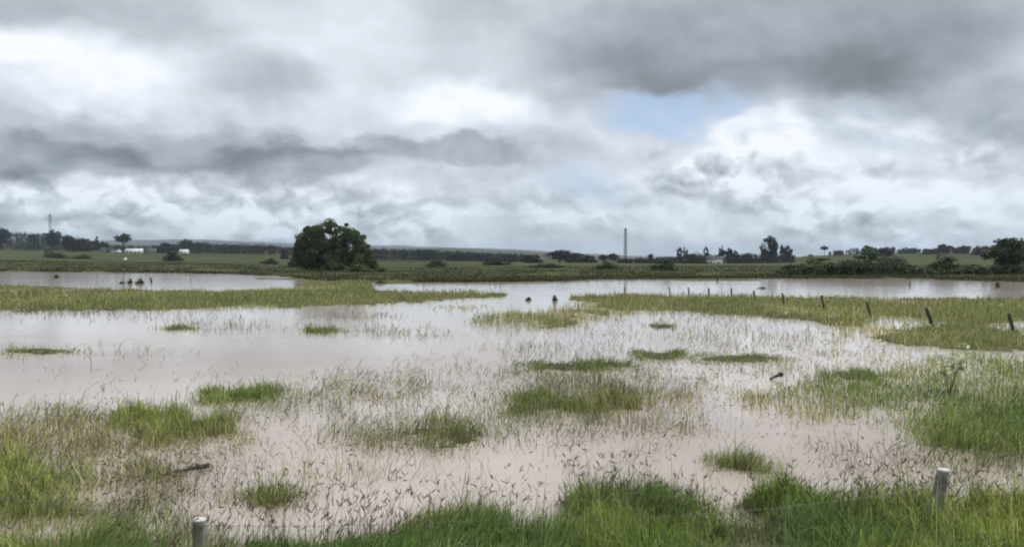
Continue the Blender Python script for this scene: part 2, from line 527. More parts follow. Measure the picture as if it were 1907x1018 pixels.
def leaf_material(name, trans=.35, rough=.55, spec=.25):
    m, t = material(name)
    at = M(t, 'ShaderNodeAttribute', attribute_name='tone')
    p = M(t, 'ShaderNodeBsdfPrincipled', {'Base Color': at.outputs['Color'], 'Roughness': rough, 'Specular IOR Level': spec})
    tr = M(t, 'ShaderNodeBsdfTranslucent', {'Color': at.outputs['Color']})
    mx = M(t, 'ShaderNodeMixShader', {0: trans, 1: p.outputs[0], 2: tr.outputs[0]})
    M(t, 'ShaderNodeOutputMaterial', {'Surface': mx.outputs[0]})
    return m


def plain(name, c1, c2, scale=8.0, rough=.8, stretch=(1, 1, 1), bump=0.0, detail=5, metallic=0.0):
    m, t = material(name)
    tc = M(t, 'ShaderNodeTexCoord')
    mp = M(t, 'ShaderNodeMapping', {'Vector': tc.outputs['Object'], 'Scale': stretch})
    nz = M(t, 'ShaderNodeTexNoise', {'Vector': mp.outputs[0], 'Scale': scale, 'Detail': detail, 'Roughness': .6})
    rp = M(t, 'ShaderNodeValToRGB', {'Fac': nz.outputs['Fac']})
    rp.color_ramp.elements[0].position, rp.color_ramp.elements[1].position = .35, .65
    rp.color_ramp.elements[0].color, rp.color_ramp.elements[1].color = (*c1, 1), (*c2, 1)
    p = M(t, 'ShaderNodeBsdfPrincipled', {'Base Color': rp.outputs[0], 'Roughness': rough, 'Metallic': metallic})
    if bump:
        b = M(t, 'ShaderNodeBump', {'Height': nz.outputs['Fac'], 'Strength': .6, 'Distance': bump})
        t.links.new(b.outputs[0], p.inputs['Normal'])
    M(t, 'ShaderNodeOutputMaterial', {'Surface': p.outputs[0]})
    return m


M_GRASS = leaf_material('grass_blade', .40)
M_LEAF = leaf_material('tree_leaf', .28, .6, .2)
M_WEED = leaf_material('weed_leaf', .25, .45, .4)
M_BARK = plain('bark', (.045, .036, .028), (.10, .08, .062), 3.0, .9, (1, 1, .25), .05)
M_POST = plain('weathered_post', (.10, .095, .08), (.27, .25, .21), 14, .85, (1, 1, .12), .006)
M_POSTTOP = plain('pale_cut_end', (.42, .40, .36), (.66, .64, .60), 30, .8, bump=.002)
M_SHADOW = plain('post_shadow_dark', (.018, .016, .014), (.04, .036, .03), 14, .6, (1, 1, .2), .004)  # near-black tone for the shadow modelled on the leaning post
M_DARKPOST = plain('dark_post', (.022, .024, .02), (.06, .056, .045), 9, .85, (1, 1, .2), .005)
M_LOG = plain('wet_driftwood', (.02, .017, .015), (.055, .046, .038), 12, .55, (.2, 1, 1), .01)
M_STEEL = plain('galvanised_steel', (.11, .12, .13), (.17, .18, .19), 2, .55, metallic=.3)
M_WIRE = plain('fence_wire_steel', (.16, .15, .14), (.26, .25, .24), 20, .5, metallic=.6)
M_WALL = plain('whitewashed_wall', (.62, .60, .56), (.74, .73, .69), .6, .85)
M_WALL2 = plain('pale_brick_wall', (.36, .30, .25), (.46, .38, .32), .6, .85)
M_ROOFL = plain('pale_sheet_roof', (.55, .57, .58), (.68, .70, .71), .5, .5)
M_ROOFD = plain('dark_tile_roof', (.065, .06, .056), (.11, .10, .092), .8, .8)
M_GLASS = plain('window_glass', (.02, .025, .03), (.04, .045, .05), 1, .1)
M_ROCK = plain('pale_rock', (.55, .54, .50), (.72, .71, .68), 1.5, .9, bump=.05)

# ground: field greens far off, wet mud and turf close by
M_GROUND, t = material('field_ground')
ge = M(t, 'ShaderNodeNewGeometry')
mp = M(t, 'ShaderNodeMapping', {'Vector': ge.outputs['Position'], 'Scale': (.16, 1.0, 1.0)})
nb = M(t, 'ShaderNodeTexNoise', {'Vector': mp.outputs[0], 'Scale': .014, 'Detail': 6, 'Roughness': .6})
ns = M(t, 'ShaderNodeTexNoise', {'Vector': ge.outputs['Position'], 'Scale': .35, 'Detail': 8, 'Roughness': .65})
r1 = M(t, 'ShaderNodeValToRGB', {'Fac': nb.outputs['Fac']})
cr = r1.color_ramp
cr.elements[0].position, cr.elements[0].color = .34, (.028, .035, .014, 1)
cr.elements[1].position, cr.elements[1].color = .66, (.080, .072, .033, 1)
e = cr.elements.new(.46); e.color = (.042, .053, .017, 1)
e = cr.elements.new(.56); e.color = (.072, .084, .027, 1)
r2 = M(t, 'ShaderNodeValToRGB', {'Fac': ns.outputs['Fac']})
r2.color_ramp.elements[0].position, r2.color_ramp.elements[1].position = .3, .7
r2.color_ramp.elements[0].color, r2.color_ramp.elements[1].color = (.55, .55, .55, 1), (1.35, 1.3, 1.25, 1)
mul = M(t, 'ShaderNodeMixRGB', {'Fac': 1.0, 'Color1': r1.outputs[0], 'Color2': r2.outputs[0]}, blend_type='MULTIPLY')
# marsh soil and matted turf where the flood plain is
att = M(t, 'ShaderNodeAttribute', attribute_name='marsh')
r3 = M(t, 'ShaderNodeValToRGB', {'Fac': ns.outputs['Fac']})
r3.color_ramp.elements[0].position, r3.color_ramp.elements[1].position = .35, .65
r3.color_ramp.elements[0].color, r3.color_ramp.elements[1].color = (.06, .068, .027, 1), (.125, .115, .052, 1)
mx = M(t, 'ShaderNodeMixRGB', {'Fac': att.outputs['Fac'], 'Color1': mul.outputs[0], 'Color2': r3.outputs[0]})
sxyz = M(t, 'ShaderNodeSeparateXYZ', {0: ge.outputs['Position']})
farm = M(t, 'ShaderNodeMapRange', {'Value': sxyz.outputs[1], 'From Min': 2600.0, 'From Max': 4200.0})
nf = M(t, 'ShaderNodeTexNoise', {'Vector': ge.outputs['Position'], 'Scale': .0025, 'Detail': 6})
rf_ = M(t, 'ShaderNodeValToRGB', {'Fac': nf.outputs['Fac']})
rf_.color_ramp.elements[0].position, rf_.color_ramp.elements[1].position = .4, .62
rf_.color_ramp.elements[0].color, rf_.color_ramp.elements[1].color = (.020, .032, .030, 1), (.055, .060, .050, 1)   # wooded hills
mx = M(t, 'ShaderNodeMixRGB', {'Fac': farm.outputs[0], 'Color1': mx.outputs[0], 'Color2': rf_.outputs[0]})
bp = M(t, 'ShaderNodeBump', {'Height': ns.outputs['Fac'], 'Strength': .5, 'Distance': .3})
pg = M(t, 'ShaderNodeBsdfPrincipled', {'Base Color': mx.outputs[0], 'Roughness': .95, 'Specular IOR Level': .1, 'Normal': bp.outputs[0]})
M(t, 'ShaderNodeOutputMaterial', {'Surface': pg.outputs[0]})

# muddy flood water
M_WATER, t = material('muddy_flood_water')
ge = M(t, 'ShaderNodeNewGeometry')
n0 = M(t, 'ShaderNodeTexNoise', {'Vector': ge.outputs['Position'], 'Scale': .12, 'Detail': 4, 'Roughness': .55})
rw = M(t, 'ShaderNodeValToRGB', {'Fac': n0.outputs['Fac']})
rw.color_ramp.elements[0].position, rw.color_ramp.elements[1].position = .3, .7
rw.color_ramp.elements[0].color, rw.color_ramp.elements[1].color = (.385, .325, .283, 1), (.475, .41, .362, 1)
mp = M(t, 'ShaderNodeMapping', {'Vector': ge.outputs['Position'], 'Scale': (.6, 1.0, 1.0), 'Rotation': (0, 0, .35)})
wa = M(t, 'ShaderNodeTexNoise', {'Vector': mp.outputs[0], 'Scale': 3.2, 'Detail': 4, 'Roughness': .55})
wb = M(t, 'ShaderNodeTexNoise', {'Vector': mp.outputs[0], 'Scale': .5, 'Detail': 3, 'Roughness': .5})
calm = M(t, 'ShaderNodeTexNoise', {'Vector': mp.outputs[0], 'Scale': .07, 'Detail': 3, 'Roughness': .5})
cm = M(t, 'ShaderNodeMapRange', {'Value': calm.outputs['Fac'], 'From Min': .38, 'From Max': .62, 'To Min': .25, 'To Max': 1.0})
b1 = M(t, 'ShaderNodeBump', {'Height': wb.outputs['Fac'], 'Strength': .4, 'Distance': .02})
b2 = M(t, 'ShaderNodeBump', {'Height': wa.outputs['Fac'], 'Strength': cm.outputs[0], 'Distance': .006, 'Normal': b1.outputs[0]})
pw = M(t, 'ShaderNodeBsdfPrincipled', {'Base Color': rw.outputs[0], 'Roughness': .08, 'IOR': 1.33, 'Normal': b2.outputs[0]})
M(t, 'ShaderNodeOutputMaterial', {'Surface': pw.outputs[0]})

# ---------------------------------------------------------------- ground sheet and flood water
azs = np.radians(np.concatenate([np.linspace(-180, -52, 40)[:-1], np.linspace(-52, 52, 820), np.linspace(52, 180, 40)[1:]]))
rs = np.concatenate([[.8, 1.5, 2.5, 3.5, 4.5, 5.5, 6.2], np.geomspace(6.8, 330, 360), np.geomspace(335, 15000, 150)])
A_, R_ = np.meshgrid(azs, rs)
GX, GY = R_ * np.sin(A_), R_ * np.cos(A_)
GZ = height(GX.ravel(), GY.ravel()).reshape(GX.shape)
nr_, na_ = GX.shape
V = np.stack([GX, GY, GZ], -1).reshape(-1, 3)
i, j = np.meshgrid(np.arange(nr_ - 1), np.arange(na_ - 1), indexing='ij')
q = np.stack([i * na_ + j, i * na_ + j + 1, (i + 1) * na_ + j + 1, (i + 1) * na_ + j], -1).reshape(-1, 4)[:, ::-1]
V = np.vstack([V, [[0, 0, 1.6]]])
fan = np.stack([np.full(na_ - 1, len(V) - 1), np.arange(na_ - 1), np.arange(1, na_)], -1)[:, ::-1]
ground = mesh_np('ground', V, [q, fan], M_GROUND, smooth=True)
ma = ground.data.attributes.new('marsh', 'FLOAT', 'POINT')
px_ = np.clip(CX + F * V[:, 0] / np.maximum(V[:, 1], 1), -1500, 3400)
dw_ = H * F / (interp(px_, WATER_EDGE) - HOR)
ma.data.foreach_set('value', (1 - sstep(-6, 4, V[:, 1] - dw_)).astype(np.float32))
tag(ground, kind='structure')
water = mesh_np('water', [(-700, 5, 0), (700, 5, 0), (700, 420, 0), (-700, 420, 0)], [np.array([[0, 1, 2, 3]])], M_WATER)
tag(water, kind='structure')

# ---------------------------------------------------------------- grass
PAL = {
    'green': np.array([(.21, .31, .05), (.30, .40, .07), (.16, .25, .045), (.07, .12, .03), (.36, .41, .14), (.33, .30, .15)]),
    'olive': np.array([(.28, .30, .095), (.34, .34, .13), (.22, .26, .075), (.36, .34, .16), (.13, .165, .05), (.42, .39, .21)]),
    'brown': np.array([(.20, .215, .08), (.28, .265, .13), (.14, .165, .055), (.36, .34, .19), (.14, .12, .07), (.18, .23, .06)]),
    'stem': np.array([(.085, .10, .045), (.09, .085, .055), (.065, .08, .04), (.14, .155, .06), (.065, .062, .05), (.17, .16, .085)]),
}
KINDS = ['green', 'olive', 'brown', 'stem']


def blades(rng, root, hgt, wid, lean, col, lay=None):
    """curved three-segment blades as one vertex / face set"""
    n = len(root)
    yaw = rng.uniform(0, 2 * np.pi, n)
    side = np.stack([np.cos(yaw), np.sin(yaw), np.zeros(n)], -1)
    ld = rng.uniform(0, 2 * np.pi, n) if lay is None else lay + rng.normal(0, 1.0, n)
    ldv = np.stack([np.cos(ld) + .25, np.sin(ld), np.zeros(n)], -1)
    up = np.array([0, 0, 1.0])
    h, w, l = hgt[:, None], wid[:, None], lean[:, None]
    p1 = root + up * h * .45 + ldv * h * l * .18
    p2 = root + up * h * (.82 - .12 * l) + ldv * h * l * .55
    p3 = root + up * h * (1.0 - .38 * l) + ldv * h * l * 1.05
    v = np.stack([root - side * w * .5, root + side * w * .5, p1 - side * w * .45, p1 + side * w * .45,
                  p2 - side * w * .3, p2 + side * w * .3, p3], 1).reshape(-1, 3)
    b = (np.arange(n) * 7)[:, None]
    quads = np.concatenate([b + np.array([0, 1, 3, 2]), b + np.array([2, 3, 5, 4])])
    tris = b + np.array([4, 5, 6])
    return v, quads, tris, np.repeat(col, 7, 0), p3


def heads(rng, tip, size, col):
    """spindle seed heads hanging at blade tips"""
    n = len(tip)
    a = rng.uniform(0, 2 * np.pi, n)
    d = np.stack([np.cos(a) * .55, np.sin(a) * .55, rng.uniform(.2, 1, n)], -1)
    d /= np.linalg.norm(d, axis=1)[:, None]
    s = np.cross(d, np.array([.3, .8, .1]))
    s /= np.linalg.norm(s, axis=1)[:, None] + 1e-9
    u = np.cross(d, s)
    L, r = size[:, None], size[:, None] * .065
    o = tip - d * L * .2
    m = tip + d * L * .3
    e_ = tip + d * L * .8
    v = np.stack([o, m + s * r, m + u * r, m - s * r, m - u * r, e_], 1).reshape(-1, 3)
    b = (np.arange(n) * 6)[:, None]
    tris = np.concatenate([b + np.array(t) for t in ([0, 1, 2], [0, 2, 3], [0, 3, 4], [0, 4, 1], [5, 2, 1], [5, 3, 2], [5, 4, 3], [5, 1, 4])])
    return v, tris, np.repeat(col, 6, 0)


def grass_mesh(name, rng, X, Y, Z, kind, hscale=1.0, seed_frac=None, parent=None, origin=None, hue=None, mat_xy=None):
    n = len(X)
    D = np.hypot(X, Y)
    ki = kind
    hm = np.array([.36, .34, .27, .30])[ki]
    hgt = hm * rng.lognormal(0, .30, n) * hscale
    basew = np.array([.0075, .0075, .006, .0055])[ki]
    wid = np.maximum(basew * rng.uniform(.7, 1.4, n), np.array([1.15, 1.0, .95, .85])[ki] * D / F)
    lean = np.clip(rng.normal(np.array([.45, .5, .6, .75])[ki], .28), .02, 1.35)
    col = np.empty((n, 3))
    for k, nm in enumerate(KINDS):
        m = ki == k
        pal = PAL[nm]
        wts = np.array([.26, .2, .22, .12, .12, .08])
        col[m] = pal[rng.choice(len(pal), m.sum(), p=wts)]
    col *= np.clip(np.exp(rng.normal(-.06, 1, (n, 1)) * np.where(D > 45, .26, .40)[:, None]), .4, 1.7)
    cool_ = (sstep(.50, .68, vnoise(X * 1.1 + 9, Y * .8, 97)) * (ki == 0))[:, None]
    col *= 1 - cool_ * np.array([.30, .20, .06])
    yel = fbm(X * .35, Y * .16, 91)[:, None]
    col *= 1 + (yel - .5) * np.array([.9, .4, .8])
    big = fbm(X * .13, Y * .06, 93)[:, None]
    col *= 1 + (big - .5) * np.array([.8, .6, .5])
    hgt *= .35 + .65 * fbm(X * .5, Y * .22, 92) + .65 * vnoise(X * 2.6, Y * 1.6, 94) ** 1.5
    wet = np.where((D > 15) & (D < 34) & (X > 4), .72, 1.0)
    hgt *= wet
    if hue is not None:
        col *= hue
    root = np.stack([X, Y, Z - .02], -1)
    v, q, t, c, tip = blades(rng, root, hgt, wid, lean, col, 6.28 * fbm(X * .9, Y * .6, 95, 2) * 2)
    vs, qs, ts, cs = [v], [q], [t], [c]
    sf = np.array([.02, .0, .04, .16])[ki] if seed_frac is None else np.full(n, seed_frac)
    m = (rng.random(n) < sf) & (D < 45)
    if m.any():
        hc = np.array([(.13, .11, .08), (.095, .08, .065), (.19, .16, .10)])[rng.integers(0, 3, m.sum())]
        v2, t2, c2 = heads(rng, tip[m], np.maximum(.06 * rng.uniform(.6, 1.5, m.sum()), 3.5 * D[m] / F), hc)
        ts.append(t2 + len(v))
        vs.append(v2)
        cs.append(c2)
    qs = [q]
    if mat_xy is not None:      # matted thatch round the roots
        cx, cy = X.mean(), Y.mean()
        a = np.linspace(0, 2 * np.pi, 28, endpoint=False)
        ra = np.array([np.percentile(np.abs((X - cx) * math.cos(t_) + (Y - cy) * math.sin(t_)), 78) for t_ in a]) * rng.uniform(.7, 1.1, 28)
        rings = [(1.0, -.06), (.85, .012), (.55, .045), (.2, .06)]
        mv = np.concatenate([np.stack([cx + np.cos(a) * ra * f, cy + np.sin(a) * ra * f, np.full(28, z_) + rng.normal(0, .008, 28)], -1) for f, z_ in rings])
        n0 = sum(len(x) for x in vs)
        ii = np.arange(28)
        for k_ in range(3):
            qs.append(n0 + np.stack([k_ * 28 + ii, k_ * 28 + (ii + 1) % 28, (k_ + 1) * 28 + (ii + 1) % 28, (k_ + 1) * 28 + ii], -1))
        ts.append(n0 + 84 + np.stack([np.zeros(26, int), np.arange(1, 27), np.arange(2, 28)], -1))
        vs.append(mv)
        cs.append(np.array([(.10, .095, .045)]) * rng.uniform(.7, 1.3, (len(mv), 1)))
    q = np.concatenate(qs)
    v = np.concatenate(vs)
    if origin is not None:
        v = v - np.array(origin)
    o = mesh_np(name, v, [q, np.concatenate(ts)], M_GRASS, np.concatenate(cs), parent=parent)
    if origin is not None:
        o.location = origin
    return o


rng = np.random.default_rng(7)


def scatter(nc, x0, x1, y0, y1, dens):
    px = rng.uniform(x0, x1, nc)
    py = rng.uniform(y0, y1, nc)
    k = np.clip((py - 500) / 300, .05, 1.2)
    w = np.stack(growth(px + rng.normal(0, 20, nc) * k, py + rng.normal(0, 8, nc) * k), -1)
    tot = w.sum(-1)
    keep = rng.random(nc) < np.minimum(tot, 1.1) * dens
    px, py, w = px[keep], py[keep], w[keep]
    cum = np.cumsum(w / w.sum(-1, keepdims=True), -1)
    kind = (rng.random(len(px))[:, None] > cum).sum(-1).clip(0, 3)
    d = np.stack([(px - CX) / F, CP + (CY - py) / F * SP, -SP + (CY - py) / F * CP], -1)
    t_ = -H / d[:, 2]
    X, Y = d[:, 0] * t_, d[:, 1] * t_
    Z = np.maximum(height(X, Y), -.1)
    return X, Y, Z, kind


# far marsh bands, flooded middle field, near bank
X, Y, Z, K = scatter(230000, -500, 2400, 517, 600, .66)
tag(grass_mesh('marsh_grass', rng, X, Y, Z, K, 1.0), 'yellow green marsh grass on the low strips between the sheets of flood water', 'marsh grass', kind='stuff')
X, Y, Z, K = scatter(650000, -750, 2650, 600, 900, .42)
tag(grass_mesh('flooded_grass', rng, X, Y, Z, K, 1.0), 'thin drowned grass and seed stems poking out of the brown flood water', 'grass', kind='stuff')
P1 = scatter(420000, -250, 2150, 900, 1190, .50)
P2 = scatter(150000, -1250, -250, 900, 1250, .32)      # the bank goes on to either side
P3 = scatter(150000, 2150, 3150, 900, 1250, .32)
X, Y, Z, K = (np.concatenate(q_) for q_ in zip(P1, P2, P3))
tag(grass_mesh('grass', rng, X, Y, Z, K, .90), 'lush green grass on the near bank along the bottom of the view', 'grass', kind='stuff')


X, Y, Z, K = scatter(60000, -350, 2250, 580, 960, .30)
keep = Z < .0
X, Y = X[keep], Y[keep]
n_ = len(X)
ya = rng.uniform(0, 2 * np.pi, n_)
dv = np.stack([np.cos(ya), np.sin(ya) * .8, np.zeros(n_)], -1)
sv = np.stack([-dv[:, 1], dv[:, 0], np.zeros(n_)], -1)
Ls = rng.uniform(.015, .06, n_)[:, None]
ws = np.maximum(.003, .30 * Y / F)[:, None]
Ls = np.maximum(Ls, ws * 1.5)
cs_ = np.stack([X, Y, np.full(n_, .008)], -1)
v_ = np.stack([cs_ - dv * Ls, cs_ + sv * ws - [0, 0, .012], cs_ + dv * Ls, cs_ - sv * ws + [0, 0, .012]], 1).reshape(-1, 3)
cl_ = np.array([(.36, .32, .21), (.26, .24, .15), (.13, .14, .08), (.44, .40, .29)])[rng.integers(0, 4, n_)]
tag(mesh_np('floating_straw', v_, [np.arange(n_ * 4).reshape(-1, 4)], M_GRASS, np.repeat(cl_, 4, 0)),
    'bits of straw and drowned leaf floating between the stems', 'straw', kind='stuff')


def stalks(name, specs, label):
    """tall seeding stalks rising above the grass"""
    pts = []
    for (cx, cy, rx, ry, n) in specs:
        n = int(n * 1.1)
        a = rng.normal(0, .55, (n, 2))
        pts.append(np.stack([cx + a[:, 0] * rx, cy + a[:, 1] * ry], -1))
    p = np.concatenate(pts)
    d = np.stack([(p[:, 0] - CX) / F, CP + (CY - p[:, 1]) / F * SP, -SP + (CY - p[:, 1]) / F * CP], -1)
    t_ = -H / d[:, 2]
    X, Y = d[:, 0] * t_, d[:, 1] * t_
    Z = np.maximum(height(X, Y), -.05)
    n = len(X)
    D = np.hypot(X, Y)
    hgt = .60 * rng.lognormal(0, .24, n)
    col = np.array([(.09, .085, .04), (.075, .06, .045), (.10, .11, .04), (.15, .12, .07)])[rng.integers(0, 4, n)]
    v, q, t, c, tip = blades(rng, np.stack([X, Y, Z], -1), hgt, np.maximum(.005, .8 * D / F), np.clip(rng.normal(.45, .25, n), .05, 1.2), col)
    vs, ts, cs = [v], [t], [c]
    nv = len(v)
    for k in range(2):
        hc = np.array([(.12, .10, .08), (.09, .08, .065), (.17, .14, .10)])[rng.integers(0, 3, n)]
        v2, t2, c2 = heads(rng, tip + rng.normal(0, .012, (n, 3)), .085 * rng.uniform(.6, 1.4, n), hc)
        vs.append(v2); ts.append(t2 + nv); cs.append(c2)
        nv += len(v2)
    o = mesh_np(name, np.concatenate(vs), [q, np.concatenate(ts)], M_GRASS, np.concatenate(cs))
    return tag(o, label, 'seed stalks', kind='stuff')


stalks('seed_stalks', [(560, 1040, 220, 30, 150), (690, 1020, 70, 20, 50), (330, 1040, 160, 30, 60), (900, 1015, 200, 25, 70), (1130, 975, 90, 18, 50),
                       (1200, 990, 200, 30, 60), (1600, 975, 40, 14, 22), (1620, 985, 180, 30, 60), (1800, 985, 200, 30, 90), (60, 980, 150, 60, 50),
                       (520, 945, 70, 16, 30), (100, 830, 160, 60, 60), (1430, 1020, 120, 30, 40), (1080, 900, 80, 20, 12), (250, 970, 60, 30, 24)],
       'tall dark seeding grass stalks standing along the near bank')

# distinct tussocks standing in the water: each a thing of its own  (cx, cy, rx, ry of the rooted patch, blades, kind mix, height)
TUSSOCKS = [
    (290, 800, 62, 26, 2600, (.85, .1, .05), 1.15, 'large bright green tussock with a brown top, behind the floating branch'),
    (390, 800, 60, 22, 900, (.6, .2, .2), .9, 'loose thin green tussock beside the large bright green one'),
    (450, 740, 72, 12, 1900, (.8, .15, .05), .95, 'long green tussock above and right of the big brown topped clump'),
    (1050, 684, 70, 8, 1300, (.7, .25, .05), .8, 'narrow green tussock trailing left beyond the brown grass mat'),
    (1135, 680, 50, 6, 600, (.4, .5, .1), .7, 'low thin tussock joining two rounder green tussocks in mid water'),
    (1215, 664, 44, 10, 1100, (.7, .25, .05), .85, 'small rounded green tussock at the right end of a trailing row'),
    (1380, 667, 90, 9, 1900, (.65, .3, .05), .8, 'long dark green tussock just beyond the dark log fragment'),
    (1000, 757, 60, 16, 1500, (.75, .15, .1), .9, 'dark green tussock growing from the middle of the brown grass mat'),
    (1115, 757, 60, 13, 1300, (.75, .15, .1), .8, 'dark green tussock on the right half of the brown grass mat'),
    (1600, 704, 60, 14, 1500, (.6, .35, .05), .85, 'rounded green tussock left of the broad leaved weed'),
    (1375, 868, 62, 16, 900, (.35, .6, .05), .9, 'thin yellow green tussock alone in pinkish water near the right bank'),
    (510, 930, 60, 14, 600, (.3, .2, .5), .9, 'sparse brown tussock full of seed stems near the left stump post'),
    (590, 618, 42, 6, 700, (.3, .6, .1), .8, 'small olive tussock far out in front of the marsh strip'),
    (340, 611, 34, 4, 380, (.3, .4, .3), .7, 'tiny low dark tussock among faint stems on the left water'),
    (75, 655, 66, 5, 750, (.5, .2, .3), .55, 'flat dark tussock streak at the left edge of open water'),
    (1236, 608, 20, 6, 260, (.4, .4, .2), .8, 'tiny dark tussock standing in bright water before the fence line'),
    (1160, 945, 90, 20, 2600, (.9, .08, .02), 1.05, 'bright green mound of grass at the centre of the near bank'),
    (1450, 945, 60, 14, 1800, (.9, .08, .02), 1.0, 'bright green mound of grass left of the leaning post'),
    (850, 985, 80, 22, 2200, (.9, .08, .02), 1.0, 'bright green mound of grass between stump post and central mound'),
]
for (cx, cy, rx, ry, n, mixk, hs, lab) in TUSSOCKS:
    rx, ry, n = rx * 1.3, ry * 1.35, int(n * 1.25)
    m = 6 + int(rx / 8)
    sub = np.stack([rng.uniform(-.85, .85, m), rng.uniform(-.75, .75, m)], -1)
    sub[0] = (0, 0)
    hs_ = rng.uniform(.6, 1.2, m)
    pick = rng.integers(0, m, n)
    off = sub[pick] + np.clip(rng.normal(0, 1, (n, 2)), -2, 2) * np.array([.17, .22])
    px, py = cx + rx * off[:, 0], cy + ry * off[:, 1]
    r = np.hypot(off[:, 0], off[:, 1])
    d = np.stack([(px - CX) / F, CP + (CY - py) / F * SP, -SP + (CY - py) / F * CP], -1)
    t_ = -H / d[:, 2]
    X, Y = d[:, 0] * t_, d[:, 1] * t_
    Z = np.maximum(height(X, Y), -.05)
    if cy < 900:
        mixk = (mixk[0] * .5, mixk[1] + mixk[0] * .42, mixk[2] + mixk[0] * .06)
    K = rng.choice(4, n, p=[mixk[0], mixk[1] * .8, mixk[2], 1 - mixk[0] - mixk[1] * .8 - mixk[2]])
    bx, by = on_plane(cx, cy)
    hum = np.clip(1.15 - .45 * r, .45, 1.2) * hs_[pick]
    o = grass_mesh('grass_tussock', rng, X, Y, Z, K, hs * hum, .06, origin=(bx, by, 0.0), mat_xy=(X, Y) if cy < 900 else None)
    tag(o, lab, 'grass tussock', 'grass tussocks standing in the flood')

# ---------------------------------------------------------------- trees
GREENS = {'dark': (.045, .070, .028), 'blue': (.022, .034, .026), 'mid': (.075, .10, .034), 'pale': (.10, .125, .045), 'grey': (.085, .105, .06)}


def leaf_cloud(rg, cl, n_per, size, tone):
    """cl: (k,4) cluster centre+radius -> quads of leaves through each cluster's volume"""
    k = len(cl)
    n = k * n_per
    ci = np.repeat(np.arange(k), n_per)
    d = rg.normal(0, 1, (n, 3))
    d /= np.linalg.norm(d, axis=1)[:, None]
    rr = rg.random(n) ** .45
    c = cl[ci, :3] + d * (cl[ci, 3] * rr)[:, None] * np.array([1, 1, .8])
    a = rg.normal(0, 1, (n, 3)); a /= np.linalg.norm(a, axis=1)[:, None]
    b = np.cross(a, rg.normal(0, 1, (n, 3))); b /= np.linalg.norm(b, axis=1)[:, None] + 1e-9
    s = (size * rg.uniform(.55, 1.4, n))[:, None]
    v = np.stack([c - a * s, c + b * s * .55, c + a * s, c - b * s * .55], 1).reshape(-1, 3)
    q = np.arange(n * 4).reshape(-1, 4)
    ct = rg.uniform(.7, 1.35, k)
    col = np.array(tone)[None] * (ct[ci] * rg.uniform(.65, 1.4, n))[:, None]
    return v, q, np.repeat(col, 4, 0), c


def clusters(rg, kind, k):
    out = []
    while len(out) < k:
        x, y, z = rg.uniform(-.5, .5), rg.uniform(-.5, .5), rg.uniform(0, 1)
        r2 = math.hypot(x, y)
        if kind == 'round':
            ok = (x / .42) ** 2 + (y / .42) ** 2 + ((z - .60) / .36) ** 2 < 1; r = rg.uniform(.12, .2)
        elif kind == 'bush':
            ok = (r2 / .42) ** 2 + (z / .86) ** 2 < 1; r = rg.uniform(.12, .19)
        elif kind == 'cone':
            ok = r2 < .42 * (1 - z) ** .8 + .03 and .08 < z < .95; r = .06 + .12 * (1 - z)
        elif kind == 'column':
            ok = (r2 / .36) ** 2 + ((z - .55) / .45) ** 2 < 1 and z < .92; r = rg.uniform(.10, .16)
        elif kind == 'umbrella':
            ok = (r2 / .40) ** 2 + ((z - .76) / .17) ** 2 < 1; r = rg.uniform(.12, .17)
        else:   # tall
            ok = (r2 / (.40 - .08 * abs(z - .4))) ** 2 + ((z - .54) / .44) ** 2 < 1; r = rg.uniform(.10, .17)
        if ok:
            out.append((x, y, z, r))
    return np.array(out)


def trunk_mesh(rg, cl, kind):
    mb = MB()
    top = {'bush': .35, 'umbrella': .72, 'cone': .9}.get(kind, .55)
    base = .018 if kind in ('cone', 'column') else .03
    bend = rg.uniform(-.03, .03, 2)
    mb.tube([(0, 0, -.08), (bend[0], bend[1], top * .5), (bend[0] * 2, bend[1] * 2, top)], [base * 1.3, base, base * .5], 6)
    for c in cl[rg.permutation(len(cl))[:7]]:
        z0 = rg.uniform(.35, .95) * top
        s = np.array([bend[0] * 2 * z0 / top, bend[1] * 2 * z0 / top, z0])
        e_ = c[:3]
        m = (s + e_) / 2 + np.array([0, 0, -.03])
        mb.tube([s, m, e_], [base * .45, base * .3, base * .12], 5)
    return mb


PROTO = {}


def proto(kind, tone, var):
    key = (kind, tone, var)
    if key not in PROTO:
        rg = np.random.default_rng(abs(hash(kind + tone)) % 1000 + var * 37 if False else sum(map(ord, kind + tone)) + var * 37)
        k = {'round': 40, 'bush': 46, 'cone': 36, 'column': 30, 'umbrella': 22, 'tall': 44}[kind]
        cl = clusters(rg, kind, k)
        v, q, c, _ = leaf_cloud(rg, cl, 60, .040, GREENS[tone])
        cr = mesh_np('crown', v, [q], M_LEAF, c)
        tr = trunk_mesh(rg, cl, kind).build('trunk', M_BARK, smooth=True)
        C.objects.unlink(cr)
        C.objects.unlink(tr)
        PROTO[key] = (cr, tr)
    return PROTO[key]


def tree(name, kind, tone, px, top, w, D, label, cat='tree', group=None, base=None, var=0):
    """a tree or bush at picture column px whose crown top reaches row top; it stands on the ground sheet at depth D"""
    x = at_depth(px, HOR, D)[0]
    z = gz(x, D) if base is None else max(gz(x, D), at_depth(px, base, D)[2] - 3)
    ht = at_depth(px, top, D)[2] - z
    wd = w * D / F * 1.2
    t_ = thing(name, label, cat, (x, D, z - .02 * ht), rng.uniform(0, 6.28), group)
    t_.scale = (wd, wd, ht * 1.06)
    for o in proto(kind, tone, var):
        c = o.copy()
        C.objects.link(c)
        c.parent = t_
    return t_


